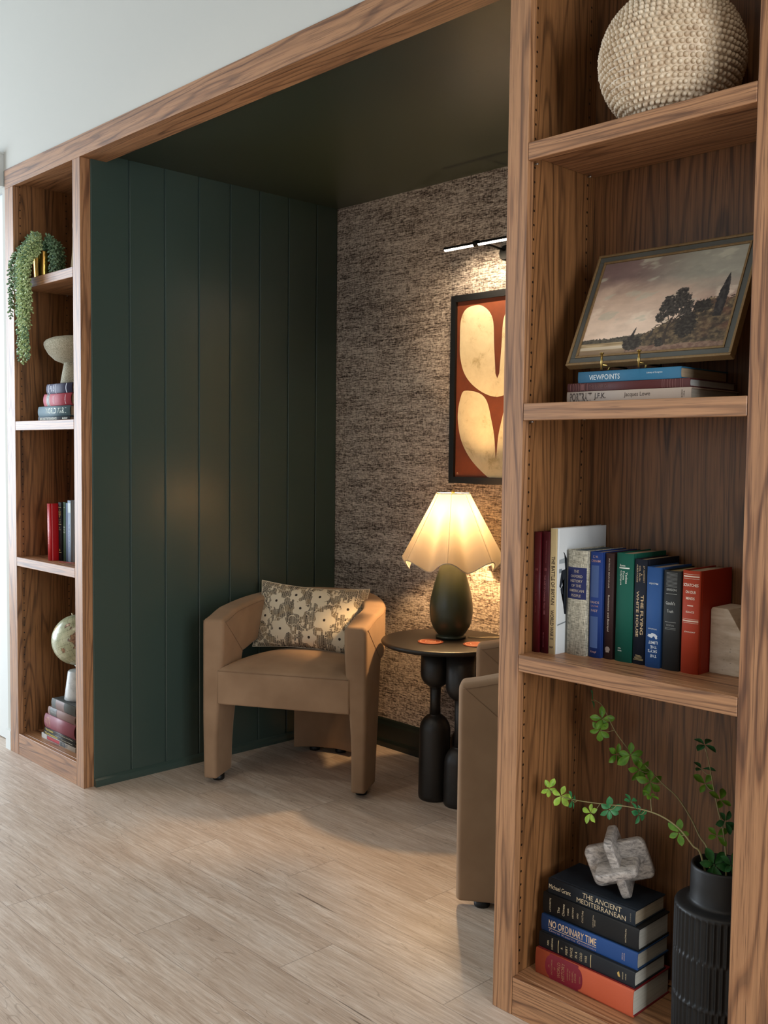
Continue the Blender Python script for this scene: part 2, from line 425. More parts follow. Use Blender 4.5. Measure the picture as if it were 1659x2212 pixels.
bookcase('bookcase', 'near right brown oak built-in bookcase holding a beaded vase and many books', XR0, XR1, XR2, .718, XR1-.004, 'R')

# ------------------------------------------------------------------ barrel chairs
VELVET = NT('tan_velvet'); _f = VELVET.noise(VELVET.obj(True), 6, 3, .6)
VELVET.base(VELVET.ramp(_f, [(.3, lin('8c7057')), (.7, lin('9f8267'))])); VELVET.rough(.82); VELVET.spec(.25)
VELVET.b.inputs['Sheen Weight'].default_value = .35; VELVET.b.inputs['Sheen Roughness'].default_value = .45
VELVET.b.inputs['Sheen Tint'].default_value = lin('d8bfa4')
VELVET.bump(VELVET.noise(VELVET.obj(True), 700, 2, .6), .15, .0008); VELVET = VELVET.m
SEAM = plain('86694f', .8); BLACKP = plain('0c0c0c', .5)

A_, B_, YS = .3375, .425, .20
def ucurve():
    """outer plan curve of the shell from the left front corner round the back to the right front corner"""
    pts = []
    for k in range(15): pts.append((-A_, YS*k/14))
    for k in range(1, 40):
        a = PI-PI*k/40; pts.append((A_*math.cos(a), YS+B_*math.sin(a)))
    for k in range(15): pts.append((A_, YS*(1-k/14)))
    return pts
def armchair(label, loc, rz, detail=True, group='tan velvet barrel armchairs in the nook'):
    t = thing('armchair', label, 'armchair', loc, (0, 0, rz), group)
    U = ucurve(); n = len(U)
    # arc length from the nearer front end
    L = [0]
    for i in range(1, n): L.append(L[-1]+math.dist(U[i], U[i-1]))
    tot = L[-1]
    # resample so that the leg's back edge is crisp
    ss = [0, .012, .03, .06, .09, .12, .140, .150, .158, .166, .176, .188, .20]+[.20+(tot/2-.20)*k/16 for k in range(1, 17)]
    ss = ss+[tot-s for s in reversed(ss[:-1])]
    def at(s):
        for i in range(1, n):
            if L[i] >= s-1e-9:
                k = (s-L[i-1])/(L[i]-L[i-1]); p = Vector(U[i-1]).lerp(Vector(U[i]), k)
                d = (Vector(U[min(i, n-1)])-Vector(U[i-1])).normalized(); return p, Vector((d.y, -d.x))
        return Vector(U[-1]), Vector((-1, 0))
    def ztop(e, y): 
        return .662+.026*smoothstep(0, .16, y)+.034*smoothstep(.1, .62, y)
    def zbot(e):
        if e <= .150: return .022
        if e <= .20: return .022+(.50-.022)*((e-.150)/.05)**.8
        return .50+.05*smoothstep(.2, .45, e)
    NV = 12; RT, RBt = .021, .007
    def thick(z): return .060+.032*smoothstep(.15, .62, z)
    def section(s, ins=0.0):
        """rounded closed cross section of the padded shell at arc length s"""
        e = min(s, tot-s); p, nrm = at(s)
        zb, zt = zbot(e)+ins*.6, ztop(e, p.y)-ins
        rt, rb = max(.004, RT-ins*.6), max(.003, RBt-ins*.3)
        L_ = []
        for k in range(NV+1): L_.append((0, zb+rb+(zt-rt-zb-rb)*k/NV))                 # outer face, upwards
        for k in range(1, 7): a = PI/2*k/6; L_.append((rt*(1-math.cos(a)), zt-rt+rt*math.sin(a)))
        T_ = thick(zt)
        for k in range(0, 7): a = PI/2*k/6; L_.append((T_-rt+rt*math.sin(a), zt-rt+rt*math.cos(a)))
        for k in range(1, NV+1):
            z = zt-rt+(zb+rb-(zt-rt))*k/NV; L_.append((thick(z), z))
        Tb = thick(zb)
        for k in range(1, 4): a = PI/2*k/3; L_.append((Tb-rb+rb*math.cos(a), zb+rb-rb*math.sin(a)))
        for k in range(0, 3): a = PI/2*k/3; L_.append((rb-rb*math.sin(a), zb+rb-rb*math.cos(a)))
        out = []
        for d, z in L_:
            th = thick(z); d2 = ins+(d/th)*(th-2*ins) if th > 2*ins else th/2
            d2 += .004*smoothstep(.3, 0, z)*(1-d/th)
            out.append((p.x+nrm.x*d2, p.y+nrm.y*d2, z))
        return out
    RF = .016
    front = [(RF*(1-math.cos(PI/2*k/5)), RF*(1-math.sin(PI/2*k/5))) for k in range(6)]
    secs = [section(a, b) for a, b in front]+[section(q) for q in ss if .02 < q < tot-.02]+[section(tot-a, b) for a, b in reversed(front)]
    m = len(secs[0]); vs = [p_ for sc_ in secs for p_ in sc_]; N = len(secs)
    fs = [(i*m+k, (i+1)*m+k, (i+1)*m+(k+1) % m, i*m+(k+1) % m) for i in range(N-1) for k in range(m)]
    fs += [tuple(range(m)), tuple(reversed(range((N-1)*m, N*m)))]
    mb = MB().add(vs, fs, True); mb.build('shell', VELVET, t)
    # seat: D shaped block with a domed top
    sw = .2725
    def plan(k):  # closed plan of the seat
        P = []
        for i in range(13): P.append((-sw+2*sw*i/12, -.004))
        for i in range(1, 6): P.append((sw, .10*i/5))
        for i in range(1, 24):
            a = PI*i/24; P.append((sw*math.cos(a)*(1-.06*math.sin(a)), .10+.44*math.sin(a)))
        for i in range(6): P.append((-sw, .10*(1-i/5)))
        return P[:-1]
    P = plan(0); m = len(P); cx, cy = 0, .24
    mb = MB(); vs = []; rings = [(1, .325), (1, .38), (1, .44), (1.0, .458), (.96, .468), (.85, .479), (.65, .491), (.4, .498), (.15, .501)]
    for s_, z in rings:
        for (x, y) in P:
            vs.append((cx+(x-cx)*s_, cy+(y-cy)*s_, z))
    fs = [(r*m+i, r*m+(i+1) % m, (r+1)*m+(i+1) % m, (r+1)*m+i) for r in range(len(rings)-1) for i in range(m)]
    mb.add(vs, fs, True); mb.f.append(tuple(reversed(range(m)))); mb.sm.append(False)
    mb.f.append(tuple((len(rings)-1)*m+i for i in range(m))); mb.sm.append(True)
    mb.build('seat', VELVET, t, bevel=.008, seg=3, angle=50)
    # rear leg slab following the back curve
    mb = MB(); vs = []; K = 12
    for k in range(K+1):
        x = -.135+.27*k/K; yo = YS+B_*math.sqrt(1-(x/A_)**2)-.012
        vs += [(x, yo, .022), (x, yo, .55), (x, yo-.085, .55), (x, yo-.085, .022)]
    fs = [(k*4+j, k*4+(j+1) % 4, (k+1)*4+(j+1) % 4, (k+1)*4+j) for k in range(K) for j in range(4)]+[(3, 2, 1, 0), (K*4, K*4+1, K*4+2, K*4+3)]
    mb.add(vs, fs, True); mb.build('rear_leg', VELVET, t, bevel=.008, seg=2, angle=50)
    # rubber feet
    for (x, y, w) in ((-.300, .075, .0), (.300, .075, .0), (-.06, .565, 0), (.06, .565, 0)):
        MB().lathe([(.022, 0), (.024, .004), (.024, .024)], 20, (x, y, 0)).build('foot', BLACKP, t)
    # stitched seams
    mb = MB()
    def top_pt(s, inn, dz=-.004, off=0.0):
        e = min(s, tot-s); p, nrm = at(s); z = ztop(e, p.y)
        th = .060+.032*smoothstep(.15, .62, z)
        d = (th+.0008 if inn else -.0008)
        return (p.x+nrm.x*d, p.y+nrm.y*d, z+dz)
    for inn in (0, 1):
        mb.tube([top_pt(.014+(tot-.028)*k/80, inn, -.015) for k in range(81)], .0009, 6)
    for sgn in (-1, 1):
        for inn in (0, 1):
            pts = []
            for k in range(9):
                f = k/8; y = .014+.19*f; z = .652-.155*f
                th = .060+.032*smoothstep(.15, .62, z)
                x = sgn*(A_+.0006 if not inn else A_-th-.0006)
                pts.append((x, y, z))
            mb.tube(pts, .0009, 6)
    mb.tube([(-sw+.006+(2*sw-.012)*k/20, -.0048, .4585) for k in range(21)], .0013, 6)
    mb.build('seam_stitching', SEAM, t)
    return t
armchair('tan velvet barrel armchair facing outward by the green panelled wall, patterned cushion on it', (-1.4785, .549, 0), R(31))
armchair('tan velvet barrel armchair half hidden behind the right bookcase upright', (-.555, .583, 0), R(-54))

# ------------------------------------------------------------------ lumbar cushion
def cushion_col(co):
    u, v = co.x/.24, co.z/.14
    x, z = co.x*100, co.z*100   # cm
    cream = lin('e6d9bf'); dk = lin('3c322c'); br = lin('7a6447')
    # flowers left plain
    plainarea = 0
    for (fx, fz, fr) in ((-11, -6, 4), (8, -1, 4.2), (4.5, 8.5, 3.6), (-14.5, 5.5, 3.2), (17, 4.5, 3.2), (-3, 3, 3.2), (-6, 8.5, 2.6), (15, -8, 3.2), (2, -8.5, 3), (-19, -1, 2.8)):
        dx, dz = x-fx, z-fz; r = math.hypot(dx, dz); a = math.atan2(dz, dx)
        if r < fr*(1+.17*math.cos(5*a)+.10*nz(x*.8, z*.8, 3)):
            plainarea = 1
            if r < .55: return dk
    n1 = nz(x*.22+5, z*.30, 1.3)+.35*nz(x*.7, z*.8, 4)
    path = abs(n1) < .055
    if plainarea or path: return cream
    # stepped vertical ikat ticks
    colid = math.floor(x/.9); h = nz(colid*3.7, math.floor((z+nz(colid*1.7, 0, 2)*3)/1.7)*2.9, 7)
    if h < -.38: return cream
    if (x/.9)%1 > .90: return cream
    tick = ((z/.42+ (colid % 2)*.5) % 1)
    fine = ((x/.30) % 1)
    if tick < .74 and fine < .80: return dk if nz(x*.3, z*.25, 9) < .12 else br
    return mixc(cream, br, .35)
def cushion(loc, rot, W_=.48, H_=.285):
    t = thing('cushion', 'cream lumbar cushion with dark stepped floral pattern on the tan armchair', 'cushion', loc, rot)
    def f(side):
        def g(u, v):
            a, b = u*2-1, v*2-1
            pin = 1-.055*(1-a*a)*0
            x = a*W_/2*(1-.05*(1-b*b)*abs(a)**3); z = b*H_/2*(1-.12*(1-a*a)*abs(b)**3)
            th = .062*(max(0, 1-abs(a)**2.6)**.62)*(max(0, 1-abs(b)**2.4)**.62)
            th *= 1+.06*nz(a*2, b*2, 5)
            return (x, side*-th+.006*nz(a*3, b*3, 1)*0, z)
        return g
    m = MB().grid(f(1), 420, 250); o = m.build('front_cover', vmat('cushion_print', .85, .2, .2), t, fix=False)
    vcol(o, cushion_col)
    MB().grid(f(-1), 40, 24).build('back_cover', plain('e2d5bc', .85), t)
    pts = []
    N = 60
    g = f(1)
    per = [(k/N, 0) for k in range(N)]+[(1, k/N) for k in range(N)]+[(1-k/N, 1) for k in range(N)]+[(0, 1-k/N) for k in range(N+1)]
    MB().tube([g(u, v) for u, v in per], .0022, 6).build('piping', plain('d9cbb2', .85), t)
    return t

# ------------------------------------------------------------------ side table
TZ = .600; TC = (-1.06, 1.02)
BLK = NT('black_stained_wood'); _f = BLK.noise(BLK.mapping(BLK.obj(False), (6, 60, 60)), 6, 3, .6)
BLK.base(BLK.ramp(_f, [(.3, lin('161412')), (.7, lin('26211d'))])); BLK.rough(.42); BLK.spec(.45); BLK = BLK.m
tb = thing('side_table', 'round black side table on bulbous turned columns beside the armchair', 'side table', (TC[0], TC[1], 0))
MB().lathe([(.20, TZ-.022), (.236, TZ-.020), (.248, TZ-.012), (.2505, TZ-.006), (.247, TZ-.001), (.238, TZ), (.10, TZ)], 96).build('table_top', BLK, tb)
def capsule(r, z0, z1, dome0, dome1, neck=.018):
    """profile with optional domed ends"""
    pr = []
    if dome0:
        for k in range(10):
            a = PI/2*(k/9); pr.append((max(neck, r*math.sin(a)), z0+dome0*(1-math.cos(a))))
    else: pr += [(r*.93, z0), (r*.985, z0+.006), (r, z0+.02)]
    if dome1:
        for k in range(10):
            a = PI/2*(k/9); pr.append((max(neck, r*math.cos(a)*.97), z1-dome1*(1-math.sin(a))))
    else: pr.append((r, z1))
    return pr
def column(cx, cy, r, zt0, zb1):
    cx -= TC[0]; cy -= TC[1]
    zt = TZ-.021
    MB().lathe(capsule(r*.94, zt0, zt, .055, 0, .022), 40, (cx, cy, 0)).lathe(capsule(r, 0, zb1, 0, .065, .02), 40, (cx, cy, 0)).lathe([(.021, zb1-.01), (.0195, (zb1+zt0)/2), (.021, zt0+.01)], 24, (cx, cy, 0)).build('column', BLK, tb)
column(-1.040, .945, .061, .428, .330)
column(-.925, .958, .058, .395, .225)
column(-1.000, 1.075, .060, .36, .26)

# coasters
def coaster(x, y, label, sym):
    t = thing('coaster', label, 'coaster', (x, y, TZ), (0, 0, R(40)), 'round rust coasters on the side table')
    MB().lathe([(.0475, 0), (.049, .0015), (.0475, .004)], 48).build('disc', plain('8a4224', .6), t)
    mb = MB()
    for r0, r1 in ((.0385, .0398),):
        mb.grid(lambda u, v: ((r0+(r1-r0)*v)*math.cos(2*PI*u), (r0+(r1-r0)*v)*math.sin(2*PI*u), .0043), 60, 1)
    def line(p, q, w=.0012):
        p, q = Vector(p), Vector(q); d = (q-p).normalized(); n = Vector((-d.y, d.x))*w/2
        mb.add([(*(p-n), .0043), (*(q-n), .0043), (*(q+n), .0043), (*(p+n), .0043)], [(0, 1, 2, 3)])
    if sym == 'book':
        P = [(-.018, .012), (0, .004), (.018, .012), (.018, -.012), (0, -.018), (-.018, -.012)]
        for i in range(6): line(P[i], P[(i+1) % 6])
        line((-.010, .016), (0, .006)); line((0, .006), (.010, .016)); line((-.018, 0), (0, -.006)); line((0, -.006), (.018, 0))
    else:
        mb.grid(lambda u, v: ((.020+.0013*v)*math.cos(2*PI*u), (.020+.0013*v)*math.sin(2*PI*u), .0043), 40, 1)
    mb.build('emblem', plain('efe4d6', .6), t)
coaster(-1.062, .937, 'round rust coaster with open book emblem in front of the green lamp', 'book')
coaster(-.912, 1.028, 'round rust coaster with ring emblem partly hidden by the nearer armchair', 'ring')

# ------------------------------------------------------------------ table lamp
LX, LY = -1.075, 1.066
lp = thing('table_lamp', 'lit table lamp with dark green egg-shaped body and scalloped cream shade', 'lamp', (LX, LY, TZ))
GLZ = plain('343a2a', .30, 0, .5, .02, 40)
prof = [(.052, 0), (.058, .003), (.060, .008), (.057, .013), (.051, .0155), (.054, .018), (.063, .030), (.0735, .048), (.0805, .070), (.084, .100), (.0838, .131), (.079, .165), (.071, .199), (.0615, .232), (.0515, .266), (.042, .296), (.032, .318), (.020, .328), (.012, .330)]
prof = [(p.x, p.y) for p in spline([(a, b, 0) for a, b in prof], 3)]
MB().lathe(prof, 64).build('body', GLZ, lp)
MB().tube([(0, 0, .33), (0, 0, .575)], .004, 10).lathe([(.004, .562), (.007, .568), (.007, .574), (.003, .580)], 16).build('stem', plain('b99a5a', .3, 1.), lp)
SHD = NT('pleated_shade_fabric'); SHD.t.nodes.remove(SHD.b)
tr = SHD.n('ShaderNodeBsdfTranslucent'); tr.inputs[0].default_value = (.148, .124, .092, 1)
df = SHD.n('ShaderNodeBsdfDiffuse'); df.inputs[0].default_value = (.56, .50, .43, 1)
mx = SHD.n('ShaderNodeMixShader'); mx.inputs[0].default_value = .5; SHD.l(df.outputs[0], mx.inputs[1]); SHD.l(tr.outputs[0], mx.inputs[2]); SHD.l(mx.outputs[0], SHD.out.inputs[0])
view_az = math.atan2(CAM.y-LY, CAM.x-LX)
PH = view_az-R(4.6)   # one rib of the shade faces the room, just left of the middle
def shade_pt(u, v, dr=0):
    a = 2*PI*u; w = .5+.5*math.cos(7*(a-PH))          # 1 on a rib (hem arches up), 0 between ribs (hem dips, cloth drawn in)
    r_top, r_bot = .0655, .167+.038*w
    r = r_top+(r_bot-r_top)*v
    zb = .273+.040*w
    z = .566+(zb-.566)*v
    return ((r+dr)*math.cos(a), (r+dr)*math.sin(a), z)
MB().grid(lambda u, v: shade_pt(u, v), 240, 30).build('shade', SHD.m, lp)
rim = MB().tube([shade_pt(k/240, 1) for k in range(241)], .0022, 6).tube([shade_pt(k/60, 0) for k in range(61)], .0018, 6)
for k in range(7):
    u = (PH/(2*PI)+k/7) % 1; rim.tube([shade_pt(u, j/10, .0005) for j in range(11)], .0007, 5)
rim.build('shade_trim', plain('d8c7ad', .7), lp)
mb = MB()
for k in range(3):
    a = 2*PI*k/3; mb.tube([(0, 0, .562), (.064*math.cos(a), .064*math.sin(a), .564)], .0012, 6)
mb.build('shade_spider', plain('b99a5a', .3, 1.), lp)
MB().lathe([(.012, .355), (.022, .372), (.028, .395), (.022, .418), (.006, .43)], 20).build('bulb', plain('f4ead8', .5), lp)
for z_, e_, s_ in ((.462, 35.0, .028),):
    l = bpy.data.lights.new('lamp_bulb_light', 'POINT'); l.energy = e_; l.color = (1.0, .62, .29); l.shadow_soft_size = s_
    o = bpy.data.objects.new('lamp_bulb_light', l); COL.objects.link(o); o.parent = lp; o.location = (0, 0, z_)
# cord on the table behind the lamp
tag(MB().tube([tuple(p) for p in spline([(-1.03, 1.115, TZ+.003), (-.99, 1.14, TZ+.003), (-.95, 1.17, TZ+.006), (-.90, 1.20, TZ+.003), (-.86, 1.235, TZ-.06), (-.85, 1.26, TZ-.3)], 6)], .0022, 8).build('lamp_cord', plain('c8b48a', .4)), 'thin clear gold lamp cord trailing off the back of the black table', 'cord')

# ------------------------------------------------------------------ framed abstract on the back wall
ax0, ax1, az0, az1 = -1.269, -.752, 1.198, 1.963; ayf = 1.250
FY = 1.2505
pa = thing('framed_art', 'framed abstract print of cream lobes on rust orange, hung on the woven wallpaper', 'picture', ((ax0+ax1)/2, DB, az0))
PO = (-(ax0+ax1)/2, -DB, -az0)
fwid = .026
BF = plain('0d0c0b', .45)
mb = MB().box(ax0, ax0+fwid, ayf, DB-.001, az0, az1).box(ax1-fwid, ax1, ayf, DB-.001, az0, az1).box(ax0+fwid, ax1-fwid, ayf, DB-.001, az0, az0+fwid).box(ax0+fwid, ax1-fwid, ayf, DB-.001, az1-fwid, az1)
mb.build('frame', BF, pa, loc=PO)
RUST = NT('rust_paint'); _v = RUST.obj(False); RUST.base(RUST.ramp(RUST.noise(_v, 7, 5, .65), [(.3, lin('5e2a12')), (.7, lin('7a3a18'))])); RUST.rough(.6)
MB().box(ax0+fwid, ax1-fwid, 1.262, 1.27, az0+fwid, az1-fwid).build('canvas', RUST.m, pa, loc=PO)
CRM = NT('cream_paint'); _v = CRM.obj(False); CRM.base(CRM.ramp(CRM.noise(_v, 14, 6, .7, .4), [(.30, lin('b39c70')), (.44, lin('d9c59c')), (.7, lin('e6d3ab'))])); CRM.rough(.65)
lobes = (([(-1.227, 1.777), (-1.225, 1.853), (-1.209, 1.893), (-1.179, 1.912), (-1.126, 1.915), (-1.086, 1.896), (-1.059, 1.864), (-1.049, 1.824), (-1.046, 1.764), (-1.041, 1.7), (-1.036, 1.638)],
    [(-1.028, 1.545), (-1.065, 1.552), (-1.118, 1.574), (-1.172, 1.612), (-1.207, 1.659), (-1.225, 1.721)]),
    ([(-1.23, 1.507), (-1.219, 1.547), (-1.202, 1.574), (-1.158, 1.573), (-1.118, 1.563), (-1.091, 1.546), (-1.072, 1.518), (-1.056, 1.467), (-1.037, 1.393), (-1.029, 1.318)],
    [(-1.028, 1.219), (-1.049, 1.218), (-1.097, 1.247), (-1.152, 1.291), (-1.194, 1.342), (-1.219, 1.393), (-1.232, 1.46)]))
axis = -1.026
for up_, lo_ in lobes:
    U_ = [tuple(p)[:2] for p in spline([(a, b, 0) for a, b in up_], 5)]
    L_ = [tuple(p)[:2] for p in spline([(a, b, 0) for a, b in lo_]+[(up_[0][0], up_[0][1], 0)], 5)][:-1]
    # left half + its mirror image on the other side
    zc = U_[-1]; left = U_+[(axis, zc[1]-.02), (axis, L_[0][1])]+L_
    left = [(min(max(x, ax0+fwid+.002), axis), max(z, az0+fwid+.001)) for x, z in left]
    for mir in (0, 1):
        pts = left if not mir else [(2*axis-x-.0001, z) for x, z in reversed(left)]
        pts = [(x, min(z, az1-fwid-.002)) for x, z in pts]
        vs = [(x, 1.2612, z) for x, z in pts]
        bm = bmesh.new(); bvs = [bm.verts.new(v) for v in vs]; bm.faces.new(bvs); bmesh.ops.triangulate(bm, faces=bm.faces)
        me = bpy.data.meshes.new('painted_shape'); bm.to_mesh(me); bm.free(); me.materials.append(CRM.m)
        o = bpy.data.objects.new('painted_shape', me); COL.objects.link(o); o.parent = pa; o.location = PO
# little mark in the corner
def add_text(parent, s, size, basis, name='lettering', mat=None, width=None, bold=0, warp=None):
    vs, fs, asp = glyphs(s, bold)
    if not vs: return None
    w = width if width else size*asp
    O, X, Y = basis; out = []
    for x, y in vs:
        p = Vector(O)+Vector(X)*(x*w)+Vector(Y)*(y*size)
        out.append(warp(p) if warp else tuple(p))
    m = MB().add(out, fs); return m.build(name, mat, parent, fix=False)
o = add_text(pa, 'n', .008, ((ax0+fwid+.014-(ax0+ax1)/2, 1.2608-DB, .040), (1, 0, 0), (0, 0, 1)), 'signature', plain('e6d3ab', .6))

# ------------------------------------------------------------------ picture light
pl = thing('picture_light', 'black wall picture light with two glowing bars above the rust print', 'lamp', (-1.015, DB, 2.12))
BM = plain('141210', .4, .6)
PX = lambda x, y, z: (x+1.015, y-DB, z-2.12)
bx0, bx1, by_, bz = -1.188, -.852, 1.12, 2.122
MB().tube([PX(bx0, by_, bz), PX(bx1, by_, bz)], .0078, 16).tube([PX(-1.032, by_, bz), PX(-1.012, by_, bz)], .0125, 16).build('bar', BM, pl)
LED = NT('led_diffuser'); LED.base((1, 1, 1, 1)); LED.b.inputs['Emission Color'].default_value = (1, .86, .72, 1); LED.b.inputs['Emission Strength'].default_value = 9.0
for a, b in ((bx0+.004, -1.034), (-1.010, bx1-.004)):
    mb = MB()
    def g(u, v, a=a, b=b):
        an = R(-150)+R(120)*v+R(-8); return PX(a+(b-a)*u, by_+.0095*math.cos(an), bz+.0095*math.sin(an))
    mb.grid(g, 2, 10); mb.build('diffuser', LED.m, pl)
MB().tube([PX(-1.022, by_, bz), PX(-1.020, 1.20, bz+.004), PX(-1.012, 1.275, bz-.004)], .0045, 10).build('arm', BM, pl)
MB().lathe([(.030, 0), (.030, .006), (.026, .010)], 32).build('wall_plate', BM, pl)
wp = pl.children[-1]; wp.rotation_euler = (R(90), 0, 0); wp.location = (.005, 0, -.012)
l = bpy.data.lights.new('picture_light_beam', 'AREA'); l.shape = 'RECTANGLE'; l.size = .32; l.size_y = .012; l.energy = 2.6; l.color = (1, .80, .56); l.spread = R(150)
o = bpy.data.objects.new('picture_light_beam', l); COL.objects.link(o); o.parent = pl; o.location = PX(-1.02, by_+.002, bz-.013)
o.rotation_euler = (R(24), 0, 0)

cushion((-1.4785-.36*math.sin(R(31))-.012, .549+.36*math.cos(R(31))-.005, .623), (R(-17), R(2), R(31)))
# ------------------------------------------------------------------ books
PAGE = {}
def page_mat(col):
    if col in PAGE: return PAGE[col]
    t = NT('page_edges_'+col); v = t.obj(False)
    f = t.noise(t.mapping(v, (2600, 14, 14)), 1.0, 2, .7)
    g = t.noise(t.mapping(v, (240, 4, 4)), 1.0, 2, .5)
    lo = tuple(x*.62 for x in lin(col)[:3])
    c = t.ramp(f, [(.32, lo), (.58, lin(col))]); c = t.mix(.3, c, t.ramp(g, [(.3, lo), (.6, lin(col))]))
    t.base(c); t.rough(.8); t.spec(.2); PAGE[col] = t.m; return t.m
def cloth(col, rough=.62, linen=False):
    if not linen: return plain(col, rough, 0, .4, .25, 1100, .05)
    t = NT('linen_cloth'); v = t.obj(False)
    a = t.noise(t.mapping(v, (900, 900, 70)), 1, 2, .6); b = t.noise(t.mapping(v, (70, 70, 900)), 1, 2, .6)
    f = t.math('ADD', t.math('MULTIPLY', a, .5), t.math('MULTIPLY', b, .5))
    t.base(t.ramp(f, [(.41, lin('77766a')), (.5, lin('b3ae9c')), (.58, lin('d6d1bf'))])); t.rough(.8); t.bump(f, .3, .0008); return t.m

def book(label, T, H, D, col, loc, lie=False, yaw=0., items=(), pages='cdc3ae', bulge=.10, group=None, boards=None, rough=.62, linen=False, tilt=0., name='book', patches=()):
    rot = (0, R(-90), yaw) if lie else (0, tilt, yaw)
    t = thing(name, label, 'book', loc, rot, group)
    b = bulge*T; bt = .0026 if T > .012 else .0012
    def sy(x): return b*(min(1, abs(2*x/T)))**2.2
    NS = 14
    sp = [(-T/2+T*k/NS, sy(-T/2+T*k/NS)) for k in range(NS+1)]
    gr = .0011 if T > .012 else 0
    outer = [(-T/2, D), (-T/2, b+.011), (-T/2+gr, b+.0075), (-T/2+.0002, b+.004)]+sp[0:]+[(T/2-.0002, b+.004), (T/2-gr, b+.0075), (T/2, b+.011), (T/2, D)]
    inner = []
    for k, (x, y) in enumerate(outer):
        if k < 4: inner.append((-T/2+bt, y))
        elif k >= len(outer)-4: inner.append((T/2-bt, y))
        else: inner.append((x*(1-2*bt/T), y+.0018))
    m = len(outer); mb = MB()
    vs = [(x, y, z) for z in (0, H) for P_ in (outer, inner) for x, y in P_]   # outer0, inner0, outerH, innerH
    fs = []
    for i in range(m-1):
        fs += [(i, i+1, 2*m+i+1, 2*m+i), (m+i, 3*m+i, 3*m+i+1, m+i+1), (i, m+i, m+i+1, i+1), (2*m+i, 2*m+i+1, 3*m+i+1, 3*m+i)]
    for i in (0, m-1): fs.append((i, 2*m+i, 3*m+i, m+i))
    mb.add(vs, fs, False)
    cov = mb.build('cover', cloth(col, rough, linen), t)
    for p in cov.data.polygons:
        c = p.center
        if c.y <= b+.003 and 0 < c.z < H: p.use_smooth = True
    if boards:
        cov.data.materials.append(cloth(boards, rough))
        for p in cov.data.polygons:
            if p.center.y > b+.0045: p.material_index = 1
    ov = .003 if T > .012 else .0008
    MB().box(-T/2+bt, T/2-bt, b+.004, D-ov, ov, H-ov).build('page_block', page_mat(pages), t)
    # decoration on the spine
    def warp(p): return (p.x, sy(p.x)-.00035-p.y, p.z)
    for it in items:
        if it[0] == 'T':
            _, s_, orient, along, across, length, h, c_ = it[:8]; bold = it[8] if len(it) > 8 else .012
            X, Y = {'up': ((1, 0, 0), (0, 0, 1)), 'down': ((0, 0, -1), (1, 0, 0)), 'rev': ((-1, 0, 0), (0, 0, -1))}[orient]
            add_text(cov, s_, h, ((across*T, 0, H*(1-along)), X, Y), 'lettering', plain(c_, .45), length, bold, warp)
        elif it[0] == 'R':
            _, along, across, w, h, c_ = it[:6]; lay = it[6] if len(it) > 6 else .0
            n = 8; x0 = across*T-w/2; z0 = H*(1-along)-h/2
            vs = [warp(Vector((x0+w*i/n, lay, z0+h*j))) for j in (0, 1) for i in range(n+1)]
            fs = [(i, i+1, n+2+i, n+1+i) for i in range(n)]
            MB().add(vs, fs, True).build('printed_rule' if min(w, h) < .004 else 'title_panel', plain(c_, .5), cov, fix=False)
        elif it[0] == 'P':
            _, pts, c_ = it; lay = .0
            bm = bmesh.new(); bvs = [bm.verts.new(warp(Vector((x*T, lay, H*(1-z))))) for x, z in pts]; bm.faces.new(bvs)
            bmesh.ops.triangulate(bm, faces=bm.faces)
            me = bpy.data.meshes.new('printed_mark'); bm.to_mesh(me); bm.free(); me.materials.append(plain(c_, .5))
            o = bpy.data.objects.new('printed_mark', me); COL.objects.link(o); o.parent = cov
    return t, cov, warp

def stand(label, x0, x1, y, z, H, D, col, items, group, **k):
    T = x1-x0-.0006
    return book(label, T, H, D, col, ((x0+x1)/2, y, z), False, k.pop('yaw', 0), items, group=group, **k)
def lying(label, x0, x1, y, z, T, D, col, items, group, **k):
    return book(label, T-.0004, x1-x0, D, col, (x1, y, z+T/2), True, k.pop('yaw', 0), items, group=group, **k)
G1 = 'hardbacks standing on the third shelf of the near bookcase'
def fr(a, b, y): return (y-a)/(b-a)
# --- near bookcase, row of standing books
stand('thin maroon hardback at left end of the row, with faint gilt numeral', .0985, .1175, .054, ZC, .282, .20, '4a0e15',
      [('T', 'II', 'up', .31, .05, .005, .005, '8a4a48'), ('T', 'NEW NATIONAL EMPIRE', 'down', .46, 0, .060, .004, '6d2c30'), ('T', 'BASLE', 'down', .64, 0, .015, .003, '6d2c30')], G1, rough=.35, pages='b9a98c')
stand('thin maroon hardback second from left, longer faint title down its spine', .1180, .1388, .060, ZC, .284, .20, '420d16',
      [('T', 'The Anchor History of Science', 'down', .165, .1, .052, .0032, '7a3c42'), ('T', 'B', 'up', .31, .1, .006, .006, '7a3c42'), ('T', 'THE AGE OF CHANGE / From 1500', 'down', .52, 0, .092, .0048, '8a5054'), ('T', 'McGraw-Hill', 'down', .89, -.05, .034, .003, '6a3036')], G1, rough=.35, pages='b9a98c')
bt_, bc_, _w = stand('tall white jacketed hardback titled THE BATTLE OF BRITAIN', .1395, .1570, .063, ZC, .292, .200, 'c9b488',
      [('T', 'THE BATTLE OF BRITAIN', 'down', .413, .06, .112, .0098, '41301f', .02), ('T', 'WORLD WAR II', 'down', .765, .02, .069, .0098, '41301f', .02), ('T', 'BHP', 'up', .945, 0, .010, .005, '41301f')], G1, rough=.4, boards='d5dadc', bulge=.03)
